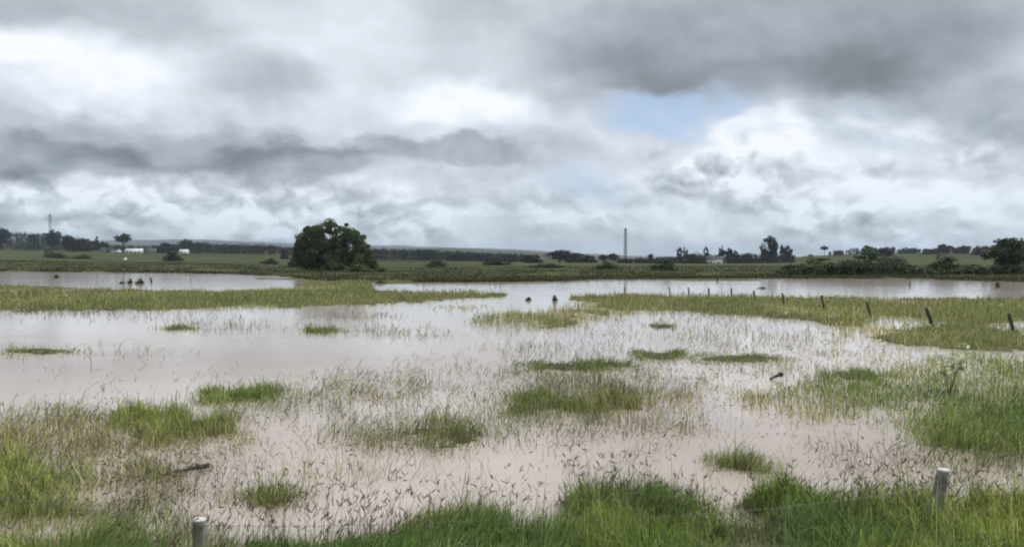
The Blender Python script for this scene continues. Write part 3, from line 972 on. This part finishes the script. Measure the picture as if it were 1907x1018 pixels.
# the big old tree on the far bank, made leaf by leaf
def big_tree():
    rg = np.random.default_rng(3)
    D = 235.0
    x0, _, _ = at_depth(628, 500, D)
    z0 = gz(x0, D)
    S = D / F
    prof = [(553, .0), (556, .55), (561, .66), (568, .72), (578, .95), (584, .90), (592, .84), (602, .93), (614, 1.0), (625, .97), (636, .99), (645, .88),
            (655, .83), (668, .74), (677, .64), (684, .50), (692, .38), (702, .22), (708, .0)]
    ztop = at_depth(628, 406, D)[2] - z0
    holes = [(604, .71, 1.5, .02), (619, .63, 1.5, .02), (653, .47, 2, .01)]
    cl = []
    while len(cl) < 330:
        px = rg.uniform(555, 706)
        zf = rg.uniform(.06, 1)
        r = rg.uniform(1.0, 2.0) if rg.random() < .6 else rg.uniform(.5, 1.0)
        if zf + r / ztop * .62 > interp(px, prof):
            continue
        if abs(px - 628) / 72 > 1 - .12 * (r - 1):
            continue
        if px - r / S < 551 or px + r / S * .8 > 707:
            continue
        if any(abs(px - h[0]) < h[2] + r / S * .55 and abs(zf - h[1]) < h[3] + r / ztop * .5 for h in holes):
            continue
        dep = 11 * math.sqrt(max(0.05, 1 - ((px - 625) / 78) ** 2)) * (1 - .5 * zf)
        cl.append(((px - 628) * S, rg.uniform(-dep, dep), zf * ztop, r))
    cl = np.array(cl)
    t_ = thing('broad_tree', 'large dark spreading tree standing alone on the far bank left of centre', 'tree', (x0, D, z0))
    v, q, c, _ = leaf_cloud(rg, cl, 340, .22, (.075, .10, .038))
    mesh_np('crown', v, [q], M_LEAF, c, parent=t_)
    mb = MB()
    mb.tube([(0, 0, -.5), (.3, 0, 1.5), (.2, .2, 3.4)], [1.1, .8, .7], 12)
    for k in range(26):
        c_ = cl[rg.integers(len(cl))]
        s = np.array([.2, .1, rg.uniform(1.6, 3.4)])
        m = s + (c_[:3] - s) * .5 + np.array([0, 0, .8])
        mb.tube([s, m, c_[:3]], [.34, .2, .06], 6)
    mb.build('trunk', M_BARK, t_, True)


big_tree()

G_FIELD = 'bushes dotted over the far fields'
G_SKY = 'trees along the skyline'
G_SHORE = 'bushes along the far right shore'
TREES = [
    # name, kind, tone, px, top, w, D, label, cat, group, variant
    ('tree', 'round', 'blue', 4, 425, 26, 950, 'dark rounded tree at the left end of the far skyline', 'tree', G_SKY, 0),
    ('tree', 'round', 'blue', 100, 429, 28, 940, 'dark round topped tree at the foot of the left mast', 'tree', G_SKY, 1),
    ('tree', 'round', 'blue', 126, 439, 24, 900, 'lower dark tree right of the left mast', 'tree', G_SKY, 0),
    ('tree', 'bush', 'blue', 152, 441, 38, 880, 'broad dark tree filling the gap before the pointed conifer', 'tree', G_SKY, 1),
    ('conifer_tree', 'cone', 'blue', 181, 440, 15, 900, 'pointed dark conifer at the right end of the left wood', 'conifer', G_SKY, 0),
    ('tree', 'round', 'blue', 194, 450, 14, 900, 'small dark tree between pointed conifer and white roofs', 'tree', G_SKY, 1),
    ('flat_topped_tree', 'umbrella', 'blue', 229, 436, 32, 980, 'spreading flat topped tree above the distant white roofs', 'tree', G_SKY, 0),
    ('tree', 'round', 'blue', 310, 452, 22, 900, 'small round tree right of the distant houses', 'tree', G_SKY, 0),
    ('tree', 'round', 'blue', 347, 446, 24, 920, 'round tree on a visible trunk behind a small white house', 'tree', G_SKY, 1),
    ('bush', 'bush', 'dark', 112, 470, 32, 560, 'dark bush left of a matching one in the far left field', 'bush', G_FIELD, 0),
    ('bush', 'bush', 'dark', 152, 472, 34, 560, 'flat dark bush right of its twin in the far left field', 'bush', G_FIELD, 1),
    ('bush', 'bush', 'mid', 92, 462, 20, 620, 'olive bush against the wood just below the left mast', 'bush', G_FIELD, 1),
    ('bush', 'bush', 'dark', 322, 466, 32, 480, 'round dark bush alone in the field left of the big tree', 'bush', G_FIELD, 0),
    ('bush', 'bush', 'dark', 502, 479, 30, 420, 'low dark bush in the field left of the big tree', 'bush', G_FIELD, 1),
    ('bush', 'bush', 'blue', 530, 462, 14, 700, 'thin upright dark bush among the far left hedge', 'bush', G_FIELD, 0),
    ('bush', 'bush', 'dark', 552, 463, 28, 330, 'dark bush touching the left side of the big tree', 'bush', G_FIELD, 1),
    ('bush', 'bush', 'pale', 668, 492, 48, 200, 'pale green scrub at the right foot of the big tree', 'bush', G_FIELD, 0),
    ('bush', 'bush', 'pale', 712, 495, 40, 205, 'light loose scrub right of the big tree foot', 'bush', G_FIELD, 1),
    ('bush', 'bush', 'dark', 698, 484, 20, 240, 'small dark bush under the right skirt of the big tree', 'bush', G_FIELD, 0),
    ('tree', 'bush', 'blue', 797, 463, 30, 760, 'rounded dark tree rising from the hedge right of the big tree', 'tree', G_SKY, 0),
    ('bush', 'bush', 'mid', 811, 483, 40, 330, 'low green bush below the hedge right of the big tree', 'bush', G_FIELD, 0),
    ('bush', 'bush', 'dark', 925, 476, 50, 420, 'wide dark bush midway between big tree and right mast', 'bush', G_FIELD, 1),
    ('tree', 'bush', 'blue', 988, 473, 42, 600, 'dark tree at the left end of the central clump', 'tree', G_SKY, 1),
    ('tree', 'round', 'blue', 1042, 466, 44, 640, 'tallest dark tree of the central clump left of the mast', 'tree', G_SKY, 0),
    ('tree', 'bush', 'blue', 1075, 469, 40, 640, 'second dark tree in the central clump left of the mast', 'tree', G_SKY, 0),
    ('tree', 'bush', 'blue', 1096, 473, 30, 620, 'dark tree at the right end of the central clump', 'tree', G_SKY, 1),
    ('tree', 'round', 'blue', 1125, 474, 18, 700, 'left of two small round trees just left of the mast', 'tree', G_SKY, 1),
    ('tree', 'round', 'blue', 1143, 472, 20, 700, 'right of two small round trees just left of the mast', 'tree', G_SKY, 0),
    ('bush', 'bush', 'mid', 1132, 485, 42, 260, 'lighter green bush in front of the two small round trees', 'bush', G_FIELD, 1),
    ('bush', 'bush', 'dark', 1012, 490, 70, 300, 'long low dark scrub below the central clump', 'bush', G_FIELD, 0),
    ('bush', 'bush', 'blue', 1168, 482, 22, 680, 'low dark bush around the foot of the right mast', 'bush', G_FIELD, 0),
    ('flat_topped_tree', 'umbrella', 'blue', 1212, 473, 12, 640, 'tiny lollipop tree right of the right mast', 'tree', G_SKY, 0),
    ('bush', 'bush', 'dark', 1234, 478, 46, 230, 'dense dark rounded bush right of the right mast', 'bush', G_FIELD, 1),
    ('poplar_tree', 'column', 'blue', 1265, 462, 12, 640, 'left of two slim poplars left of the farm house', 'tree', G_SKY, 0),
    ('poplar_tree', 'column', 'blue', 1276, 461, 12, 640, 'right of two slim poplars left of the farm house', 'tree', G_SKY, 1),
    ('tree', 'bush', 'dark', 1297, 469, 40, 560, 'broad dark tree between slim poplars and the farm house', 'tree', G_SKY, 0),
    ('conifer_tree', 'column', 'blue', 1315, 460, 10, 600, 'narrow dark cypress just left of the farm house', 'conifer', G_SKY, 0),
    ('conifer_tree', 'column', 'blue', 1343, 457, 10, 590, 'taller narrow cypress just right of the farm house', 'conifer', G_SKY, 1),
    ('tree', 'round', 'blue', 1355, 463, 20, 640, 'rounded tree between the taller cypress and a cone shaped tree', 'tree', G_SKY, 0),
    ('conifer_tree', 'cone', 'blue', 1369, 463, 22, 620, 'cone shaped dark tree right of the farm house', 'conifer', G_SKY, 1),
    ('tree', 'bush', 'blue', 1395, 468, 32, 620, 'low dark trees left of the tall paired tree', 'tree', G_SKY, 1),
    ('tall_tree', 'tall', 'blue', 1433, 442, 34, 620, 'tall dark oval tree highest on the right skyline', 'tree', G_SKY, 0),
    ('conifer_tree', 'column', 'blue', 1455, 456, 7, 620, 'thin spire beside the tall oval tree', 'conifer', G_SKY, 0),
    ('tree', 'tall', 'blue', 1465, 459, 22, 620, 'shorter dark tree right of the thin spire', 'tree', G_SKY, 1),
    ('bush', 'bush', 'blue', 1510, 473, 10, 900, 'tiny bush on the bare crest left of the lollipop tree', 'bush', G_SKY, 0),
    ('flat_topped_tree', 'umbrella', 'blue', 1535, 458, 13, 900, 'small lollipop tree alone on the right hill crest', 'tree', G_SKY, 1),
    ('tree', 'round', 'dark', 1619, 458, 30, 560, 'dark tree above the thickest shore bushes', 'tree', G_SKY, 1),
    ('tree', 'round', 'blue', 1648, 461, 34, 640, 'rounded tree right of the dark tree above the shore bushes', 'tree', G_SKY, 0),
    ('tree', 'round', 'blue', 1680, 466, 22, 860, 'low tree at the middle of the right hill crest', 'tree', G_SKY, 0),
    ('tree', 'round', 'blue', 1705, 464, 16, 860, 'small pointed tree on the right hill crest', 'tree', G_SKY, 1),
    ('tree', 'bush', 'blue', 1733, 463, 28, 820, 'squat dark tree left of the higher crest tree', 'tree', G_SKY, 0),
    ('tree', 'round', 'blue', 1760, 455, 26, 800, 'higher round crest tree above the dark shore bush', 'tree', G_SKY, 0),
    ('tree', 'round', 'blue', 1779, 463, 18, 820, 'small tree between two higher crest trees', 'tree', G_SKY, 1),
    ('tree', 'round', 'blue', 1797, 457, 20, 820, 'second higher crest tree left of the big right tree', 'tree', G_SKY, 1),
    ('tree', 'bush', 'blue', 1832, 459, 38, 780, 'broad crest trees left of the big right tree', 'tree', G_SKY, 1),
    ('broad_tree', 'tall', 'dark', 1873, 446, 78, 205, 'big dark tree on the shore near the right edge', 'tree', G_SHORE, 0),
    ('broad_tree', 'bush', 'dark', 1906, 458, 56, 215, 'dark tree at the right edge behind the big shore tree', 'tree', G_SHORE, 1),
    ('bush', 'bush', 'mid', 1478, 490, 52, 185, 'low olive bush at the left end of the right shore', 'bush', G_SHORE, 0),
    ('bush', 'bush', 'mid', 1528, 478, 78, 200, 'wide olive bush second along the right shore', 'bush', G_SHORE, 1),
    ('bush', 'bush', 'mid', 1577, 482, 60, 195, 'olive bush in front of the dark shore tree', 'bush', G_SHORE, 0),
    ('broad_tree', 'bush', 'dark', 1615, 461, 70, 230, 'dark broad tree in the middle of the right shore', 'tree', G_SHORE, 1),
    ('bush', 'bush', 'grey', 1608, 500, 40, 172, 'pale low scrub at the foot of the dark shore tree', 'bush', G_SHORE, 0),
    ('bush', 'bush', 'grey', 1660, 470, 62, 190, 'greyish green willow like bush right of the dark shore tree', 'bush', G_SHORE, 1),
    ('bush', 'bush', 'dark', 1754, 473, 56, 185, 'dark round bush alone before the bright hill field', 'bush', G_SHORE, 0),
    ('bush', 'bush', 'mid', 1812, 490, 52, 180, 'low green scrub left of the big shore tree', 'bush', G_SHORE, 1),
    ('bush', 'bush', 'mid', 1880, 505, 40, 172, 'low scrub below the big shore tree', 'bush', G_SHORE, 0),
    ('bush', 'bush', 'grey', 1916, 484, 34, 176, 'pale green bush at the right edge of the shore', 'bush', G_SHORE, 1),
]
for (nm, kd, tn, px, top, w, D, lab, cat, grp, var) in TREES:
    tree(nm, kd, tn, px, top, w, D, lab, cat, grp, var=var)


# continuous far woods and hedges: each reads as one mass
def wood(name, label, path, D, n, hm, tone, seed):
    rg = np.random.default_rng(seed)
    cl = []
    for k in range(n):
        t_ = rg.random()
        px = path[0][0] + (path[-1][0] - path[0][0]) * t_
        dd = D * rg.uniform(.96, 1.06)
        x = at_depth(px, HOR, dd)[0]
        g = gz(x, dd)
        top = at_depth(px, interp(px, path) + rg.choice([-2.5, -1, 0, 1, 2]) + rg.uniform(-1.0, 1.0), dd)[2] - g
        top = max(top, hm)
        r = min(max(top * .32, .6), 3.6) * rg.uniform(.8, 1.25)
        for z in np.arange(r * .5, max(top - r * .8, r * .6), r * .95):
            cl.append((x + rg.uniform(-1, 1) * r * .5, dd + rg.uniform(-1, 1) * r, g + z, r))
        cl.append((x, dd, g + max(top - r * .85, r * .3), r))
    v, q, c, _ = leaf_cloud(rg, np.array(cl), 26, .32 * D / 900 + .25, GREENS[tone])
    return tag(mesh_np(name, v, [q], M_LEAF, c), label, 'wood', kind='stuff')


wood('wood', 'continuous dark wood along the left skyline under the mast', [(-500, 428), (-60, 432), (12, 430), (60, 434), (100, 435), (135, 440), (178, 447)], 940, 480, 5, 'blue', 5)
wood('hedge', 'long dark hedge line running right from the distant houses', [(196, 457), (260, 460), (300, 458), (365, 451), (440, 455), (480, 455), (560, 461)], 880, 420, 3, 'blue', 6)
wood('hedge', 'dark hedge line along the horizon right of the big tree', [(680, 462), (740, 463), (800, 465), (880, 470), (960, 473), (1000, 474)], 740, 380, 3, 'blue', 8)
wood('hedge', 'low dark hedge between the right mast and the slim poplars', [(1150, 482), (1210, 481), (1265, 477), (1300, 474), (1480, 474)], 620, 260, 1.5, 'blue', 9)
wood('hedge', 'thin dark hedge along the right hill crest', [(1545, 468), (1600, 463), (1660, 460), (1720, 463), (1800, 459), (1907, 453), (2300, 449)], 860, 420, 1.5, 'blue', 10)
wood('scrub', 'dark low scrub fringing the foot of the right shore', [(1450, 506), (1520, 495), (1600, 486), (1680, 490), (1720, 504), (1800, 500), (1907, 494), (2200, 492)], 172, 420, .5, 'dark', 12)


# reeds and rank growth on the far water's edge and rough pasture beyond it
def fringe(name, label, n, x0, x1, d0, d1, hm, pals, seed):
    rg = np.random.default_rng(seed)
    px = rg.uniform(x0, x1, n)
    dw = H * F / (interp(px, WATER_EDGE) - HOR)
    D = dw + d0 + (d1 - d0) * rg.random(n) ** 1.5
    X = (px - CX) / F * D
    keep = fbm(X / 9, D / 14, seed) > .42
    X, D = X[keep], D[keep]
    m = len(X)
    Z = height(X, D)
    col = np.array(pals)[rg.integers(0, len(pals), m)] * rg.uniform(.7, 1.3, (m, 1))
    v, q, t, c, _ = blades(rg, np.stack([X, D, Z - .05], -1), hm * rg.lognormal(0, .35, m), 1.9 * D / F, rg.uniform(.1, .9, m), col)
    return tag(mesh_np(name, v, [q, t], M_GRASS, c), label, name.replace('_', ' '), kind='stuff')


fringe('bank_reeds', 'dark rank growth fringing the far edge of the flood water', 26000, -500, 2400, -1.5, 7, .42,
       [(.055, .068, .024), (.04, .05, .02), (.07, .08, .032), (.09, .082, .04)], 61)
fringe('rough_pasture', 'rough olive pasture on the far bank behind the flood water', 60000, -500, 2400, 6, 190, .30,
       [(.056, .068, .024), (.045, .054, .018), (.072, .08, .03), (.092, .085, .042)], 62)

# ---------------------------------------------------------------- shrubs and debris standing in the far water
SHRUBS = [(228, 527.5, 12, 5, 'smallest and leftmost of three dark shrubs in the left far water'),
          (243, 527.5, 13, 9, 'middle of three dark half drowned shrubs in the left far water'),
          (260, 528, 18, 12, 'largest and rightmost of three dark shrubs in the left far water'),
          (104, 517, 13, 6, 'small dark shrub alone in the left far water near the bank'),
          (1034, 560, 13, 12, 'dark upright shrub at the tip of the marsh beyond the olive island'),
          (985, 559, 17, 7, 'rounded grey green shrub left of the dark upright shrub'),
          (710, 528, 24, 7, 'low dark shrub on the spit right of the big tree'),
          (1418, 537, 20, 4, 'flat dark tuft lying in the open water left of the fence line')]
for (px, by, w, h_, lab) in SHRUBS:
    x, y = on_plane(px, by)
    o = thing('shrub', lab, 'shrub', (x, y, -.08), rng.uniform(0, 6), 'half drowned shrubs in the far water')
    o.scale = (w * y / F, w * y / F, h_ * y / F * 1.05 + .08)
    for s in proto('bush', 'dark', 0 if w % 2 else 1):
        c = s.copy()
        C.objects.link(c)
        c.parent = o
        c.name = 'foliage' if s is proto('bush', 'dark', 0)[0] or s is proto('bush', 'dark', 1)[0] else 'stem'


def stick_in_water(name, px, by, h_, lean, lab, r=.07):
    x, y = on_plane(px, by)
    mb = MB()
    L = h_ * y / F
    mb.tube([(0, 0, -.4), (lean * L * .5, 0, L * .5), (lean * L, 0, L)], [r, r * .95, r * .8], 8)
    o = mb.build(name, M_DARKPOST)
    o.location = (x, y, 0)
    return tag(o, lab, 'stake', 'stakes in the far water')


stick_in_water('drowned_branch', 283, 525, 9, -.35, 'short tilted branch right of three dark shrubs in the far water', .16)
stick_in_water('drowned_stake', 1694, 533, 8, .1, 'thin short stake in the bright water off the right shore', .10)
stick_in_water('drowned_stake', 1858, 535, 10, 0, 'thick dark stake on the low spit near the right edge', .26)
stick_in_water('drowned_stake', 1336, 522, 8, 0, 'dark stake on the thin spit left of the right shore', .2)

# ---------------------------------------------------------------- fence posts across the field
G_POST = 'dark fence posts crossing the flooded field'
POSTS = [  # px top, y top, px base, y base, r, label
    (1879, 583, 1887, 619, .075, 'nearest dark fence post of the far row, leaning at the right edge'),
    (1725, 574, 1736, 608, .085, 'second dark fence post from the right, leaning most strongly'),
    (1615, 563, 1621, 592, .075, 'third dark fence post from the right, leaning slightly'),
    (1530, 551, 1535, 579, .07, 'fourth fence post from the right, greyish and nearly upright'),
    (1457, 546, 1459, 569, .075, 'fifth dark fence post from the right, upright and thick'),
    (1404, 542, 1405, 559, .08, 'sixth dark fence post from the right, short and upright'),
    (1362, 537, 1362, 553, .075, 'seventh fence post from the right, thin against the far water'),
    (1320, 536, 1320, 552, .08, 'eighth fence post from the right, thin against the far water'),
    (1282, 535, 1283, 550, .07, 'ninth fence post from the right, faint and grey'),
    (1246, 534, 1248, 549, .06, 'tenth fence post from the right, faint and tilted'),
    (1163, 534, 1163, 548, .06, 'last faint fence post at the far left end of the row')]
for k, (xt, yt, xb, yb, r, lab) in enumerate(POSTS):
    bx, by = on_plane(xb, yb)
    tx, _, tz = at_depth(xt, yt, by)
    mb = MB()
    L = tz + .3
    d = np.array([tx - bx, 0, tz])
    wob = r * .25
    mb.tube([-d * .35, d * .3 + [wob, 0, 0], d * .7 - [wob * .5, 0, 0], d * .985, d], [r * 1.05, r, r * .97, r * .93, r * .75], 9)
    # a twist of wire and a staple knot near the head
    mb.tube([d * .78 + [-r * 1.1, -r, 0], d * .80 + [0, -r * 1.25, 0], d * .78 + [r * 1.1, -r, 0]], r * .16, 5)
    o = mb.build('fence_post', M_DARKPOST)
    o.location = (bx, by, max(gz(bx, by), 0))
    tag(o, lab, 'fence post', G_POST)

# ---------------------------------------------------------------- near posts and wire
def near_post(px, ytop, D, diam, tilt, label, shadow_and_stay):
    x, y, zt = at_depth(px, ytop, D)
    zb = gz(x, y) - .12
    Lz = zt - zb
    o = thing('wooden_post', label, 'fence post', (x - tilt * Lz, y, zb), 0, 'weathered posts of the near fence')
    r = diam / 2
    rg = np.random.default_rng(int(px))
    mb = MB()
    pts, rad = [], []
    for k in range(12):
        f = k / 11
        pts.append((tilt * Lz * f + rg.normal(0, .002), rg.normal(0, .002), Lz * f * .97))
        rad.append(r * (1.04 - .06 * f) * (1 + rg.normal(0, .012)))
    mb.tube(pts, rad, 20)
    mb.build('shaft', M_POST, o, True)
    cp = MB()
    ctr = np.array([tilt * Lz, 0, Lz])
    ring = []
    cp.tube([ctr + [0, 0, -.035], ctr + [0, 0, -.012], ctr + [0, 0, -.003], ctr + [0, 0, .002]], [r * 1.01, r * 1.0, r * .9, r * .45], 20)
    cp.build('cut_top', M_POSTTOP, o)
    if shadow_and_stay:
        st = MB()  # dark lump low on the shaft, standing in for shadow there
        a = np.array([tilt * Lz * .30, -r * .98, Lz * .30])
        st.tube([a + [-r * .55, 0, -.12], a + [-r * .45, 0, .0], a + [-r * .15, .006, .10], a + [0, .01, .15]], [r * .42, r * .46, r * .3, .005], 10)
        st.build('shadow_patch', M_SHADOW, o)
        sb = MB()
        sb.tube([(tilt * Lz * .9 + .075, .10, Lz * .80), (tilt * Lz * .6 + .14, .16, Lz * .35), (tilt * Lz * .5 + .17, .2, .0)], [.03, .032, .034], 10)
        sb.build('stay', M_POST, o, True)
    return o, (x, y, zt)


_, pl = near_post(371, 964, 8.3, .135, .0, 'short pale post with a cut top at the bottom left of the view', False)
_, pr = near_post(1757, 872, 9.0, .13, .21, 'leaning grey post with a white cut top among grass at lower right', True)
mbw = MB()
for (p, q_, sag) in (((pl[0], pl[1] - .068, pl[2] - .03), (-7.5, 8.6, 1.02), .04), ((pr[0] - .02, pr[1] - .085, pr[2] - .16), (-.4, 8.5, .46), .12),
                     ((pl[0], pl[1] - .068, pl[2] - .05), (-.4, 8.5, .46), .03), ((pr[0] - .02, pr[1] - .085, pr[2] - .16), (8.0, 9.6, .8), .08)):
    p, q_ = np.array(p), np.array(q_)
    pts = [p + (q_ - p) * f - np.array([0, 0, sag * 4 * f * (1 - f)]) for f in np.linspace(0, 1, 14)]
    mbw.tube(pts, .0022, 5)
tag(mbw.build('fence_wire', M_WIRE), 'thin slack fence wire strung between the two near posts', 'wire')

# ---------------------------------------------------------------- driftwood
def driftwood(px, py, length, r, ang, tip, lab, name):
    x, y = on_plane(px, py)
    mb = MB()
    n = 9
    rg = np.random.default_rng(int(px) + 1)
    pts = [((f - .5) * length, rg.normal(0, r * .25), .02 + tip * f + rg.normal(0, r * .12)) for f in np.linspace(0, 1, n)]
    rad = [r * (.45 + .6 * f) * (1 + rg.normal(0, .10)) for f in np.linspace(0, 1, n)]
    rad[-2] *= 1.25
    mb.tube(pts, rad, 10)
    if length > .7:
        mb.tube([pts[5], np.array(pts[5]) + [.05, .06, .05], np.array(pts[5]) + [.12, .14, .05]], [r * .5, r * .35, r * .15], 7)
        mb.tube([pts[7], np.array(pts[7]) + [.03, -.05, .03], np.array(pts[7]) + [.10, -.08, .045]], [r * .6, r * .4, r * .2], 7)
    o = mb.build(name, M_LOG, None, True)
    o.location = (x, y, 0)
    o.rotation_euler = (0, 0, ang)
    return tag(o, lab, 'driftwood')


driftwood(343, 880, .72, .038, .55, .05, 'thin dark branch floating in water left of centre', 'floating_branch')
driftwood(1445, 706, .40, .055, .35, .13, 'short thick dark log fragment floating in water right of centre', 'floating_log')

# ---------------------------------------------------------------- broad leaved weed
def weed(px, by, w, h_):
    x, y = on_plane(px, by)
    rg = np.random.default_rng(4)
    o = thing('leafy_weed', 'tall broad leaved weed with pale yellow green leaves among wet grass at right', 'weed', (x, y, max(gz(x, y), -.05)))
    S = y / F
    Ht, Wd = h_ * S, w * S
    st, lv, lf, lc = MB(), [], [], []
    nb = 0
    for k in range(7):
        a = rg.uniform(0, 6.28)
        rr = Wd * .55 * rg.uniform(.35, 1.0)
        top = np.array([rr * math.cos(a), rr * math.sin(a) * .6, Ht * rg.uniform(.6, 1.0)])
        mid = top * [.4, .4, .55]
        st.tube([(0, 0, -.05), mid, top], [.009, .007, .004], 6)
        for j in range(8):
            f = .42 + .58 * (j / 7)
            c = mid * 2 * f if f < .5 else mid + (top - mid) * (f - .5) * 2
            b = rg.uniform(0, 6.28)
            d = np.array([math.cos(b), math.sin(b), rg.uniform(-.25, .75)])
            d /= np.linalg.norm(d)
            s = np.cross(d, [0, 0, 1]); s /= np.linalg.norm(s)
            L = rg.uniform(.20, .36)
            wv_ = L * .17
            dn = np.array([0, 0, -1])
            for f2, ww, dr in ((0, .15, 0), (.3, .95, .0), (.6, .85, .05), (.85, .4, .13), (1.0, .03, .2)):
                cc = c + d * L * f2 + dn * L * dr
                lv += [cc - s * wv_ * ww + [0, 0, wv_ * ww * .35], cc, cc + s * wv_ * ww + [0, 0, wv_ * ww * .35]]
            for r_ in range(4):
                q0 = nb + r_ * 3
                lf += [[q0, q0 + 1, q0 + 4, q0 + 3], [q0 + 1, q0 + 2, q0 + 5, q0 + 4]]
            nb += 15
            tone = np.array([(.24, .32, .09), (.38, .42, .18), (.16, .22, .06), (.50, .52, .30)][rg.integers(4)])
            lc += [tone] * 15
    st.build('stem', M_WEED, o, True, col=np.tile([.10, .13, .05], (st.n, 1)))
    mesh_np('foliage', np.array(lv), [np.array(lf)], M_WEED, np.array(lc), True, o)


weed(1768, 736, 84, 100)

# ---------------------------------------------------------------- masts
def mast(px, top, base, D, wpx, lab):
    x, _, zt = at_depth(px, top, D)
    zb = gz(x, D) - 1
    o = thing('lattice_mast', lab, 'mast', (x, D, zb), .5)
    L = zt - zb
    w = wpx * D / F / 2
    sec = 12
    for sx in (-1, 1):
        for sy in (-1, 1):
            mb = MB()
            mb.tube([(sx * w * 1.15, sy * w * 1.15, 0), (sx * w * .9, sy * w * .9, L)], w * .20, 6)
            mb.build('leg', M_STEEL, o)
    br = MB()
    for k in range(sec):
        z0, z1 = L * k / sec, L * (k + 1) / sec
        f0, f1 = w * (1.15 - .25 * k / sec), w * (1.15 - .25 * (k + 1) / sec)
        for (a, b) in (((-1, -1), (1, -1)), ((1, -1), (1, 1)), ((1, 1), (-1, 1)), ((-1, 1), (-1, -1))):
            br.tube([(a[0] * f0, a[1] * f0, z0), (b[0] * f1, b[1] * f1, z1)], w * .10, 4)
            br.tube([(b[0] * f0, b[1] * f0, z0), (a[0] * f1, a[1] * f1, z1)], w * .10, 4)
            br.tube([(a[0] * f1, a[1] * f1, z1), (b[0] * f1, b[1] * f1, z1)], w * .12, 4)
    br.build('bracing', M_STEEL, o)
    an = MB()
    for k in range(3):
        t_ = k * 2.094
        cx, cy = math.cos(t_) * w * 1.0, math.sin(t_) * w * 1.0
        an.box(cx - w * .28, cx + w * .28, cy - w * .28, cy + w * .28, L * .93, L * 1.0)
    an.build('antenna', M_STEEL, o)


mast(93, 399, 436, 960, 3.2, 'thin grey mast rising from the left wood')
mast(1165, 425, 484, 700, 3.6, 'tall grey mast standing alone on the skyline right of centre')

# ---------------------------------------------------------------- distant houses
def house(px, D, w, dep, hw, hr, rz, wall, roof, lab, sunk=0.0):
    x = at_depth(px, HOR, D)[0]
    o = thing('house', lab, 'house', (x, D, gz(x, D) - .3 - sunk), rz, 'distant houses')
    mb = MB()
    mb.box(-w / 2, w / 2, -dep / 2, dep / 2, 0, hw)
    mb.add([(-w / 2, -dep / 2, hw), (-w / 2, dep / 2, hw), (-w / 2, 0, hw + hr)], [[0, 1, 2]])
    mb.add([(w / 2, -dep / 2, hw), (w / 2, dep / 2, hw), (w / 2, 0, hw + hr)], [[0, 2, 1]])
    mb.build('wall', wall, o)
    rf = MB()
    e_, th = .5, .18
    ys, zs = dep / 2 + e_, hw - e_ * hr / (dep / 2)
    for s in (-1, 1):
        rf.add([(-w / 2 - e_, s * ys, zs + .02), (w / 2 + e_, s * ys, zs + .02), (w / 2 + e_, 0, hw + hr + .03), (-w / 2 - e_, 0, hw + hr + .03),
                (-w / 2 - e_, s * ys, zs + th), (w / 2 + e_, s * ys, zs + th), (w / 2 + e_, 0, hw + hr + th + .02), (-w / 2 - e_, 0, hw + hr + th + .02)],
               [[0, 1, 2, 3], [4, 5, 6, 7], [0, 1, 5, 4], [1, 2, 6, 5], [3, 0, 4, 7]])
    rf.build('roof', roof, o)
    n = max(2, int(w / 4))
    for k in range(n):
        cx = -w / 2 + (k + .5) * w / n
        g = MB()
        if k == n // 2:
            g.box(cx - .5, cx + .5, -dep / 2 - .06, -dep / 2 + .1, .05, 2.1)
            g.build('door', M_ROOFD, o)
        else:
            g.box(cx - .7, cx + .7, -dep / 2 - .06, -dep / 2 + .1, 1.0, 2.2)
            g.build('window', M_GLASS, o)


house(200, 860, 11, 8, 3.0, 2.4, .2, M_WALL2, M_ROOFD, 'leftmost brown roofed house of the distant village')
house(216, 850, 9, 7, 2.8, 1.8, -.3, M_WALL, M_ROOFD, 'white walled house below the flat topped tree')
house(251, 845, 17, 9, 2.8, 2.2, .05, M_WALL, M_ROOFL, 'long white roofed house, brightest of the distant village')
house(281, 850, 10, 8, 3.0, 2.6, .5, M_WALL2, M_ROOFD, 'dark roofed brick house right of the long white one')
house(343, 830, 8, 7, 3.0, 1.8, .1, M_WALL, M_ROOFL, 'small white house below the round tree on a trunk')
house(1330, 590, 11, 8, 3.4, 2.4, -.15, M_WALL, M_ROOFD, 'white farm house between two narrow cypresses')

# pale rock in the far left field
rx, ry = at_depth(233, 482, 520)[0], 520
mb = MB()
rg = np.random.default_rng(2)
pts = [(0, 0, -.4), (0, 0, .2), (.1, 0, .8), (.15, 0, 1.3), (.15, 0, 1.55)]
mb.tube(pts, [1.1, 1.25, 1.05, .7, .2], 9)
o = mb.build('rock', M_ROCK)
o.location = (rx, ry, gz(rx, ry))
o.scale = (1.15, .8, 1)
tag(o, 'small pale rock lying in the far left field', 'rock')

# ---------------------------------------------------------------- thin haze over the plain
M_HAZE, t = material('haze_air')
hv = M(t, 'ShaderNodeVolumePrincipled', {'Color': (.74, .86, 1.0, 1), 'Density': 8.5e-5, 'Anisotropy': .2})
M(t, 'ShaderNodeOutputMaterial', {'Volume': hv.outputs[0]})
mb = MB()
mb.box(-16000, 16000, -15500, 15500, float(V[:, 2].min()) - 1.0, max(float(V[:, 2].max()), 60.0) + 15)
hz = mb.build('haze', M_HAZE)
hz['kind'] = 'stuff'
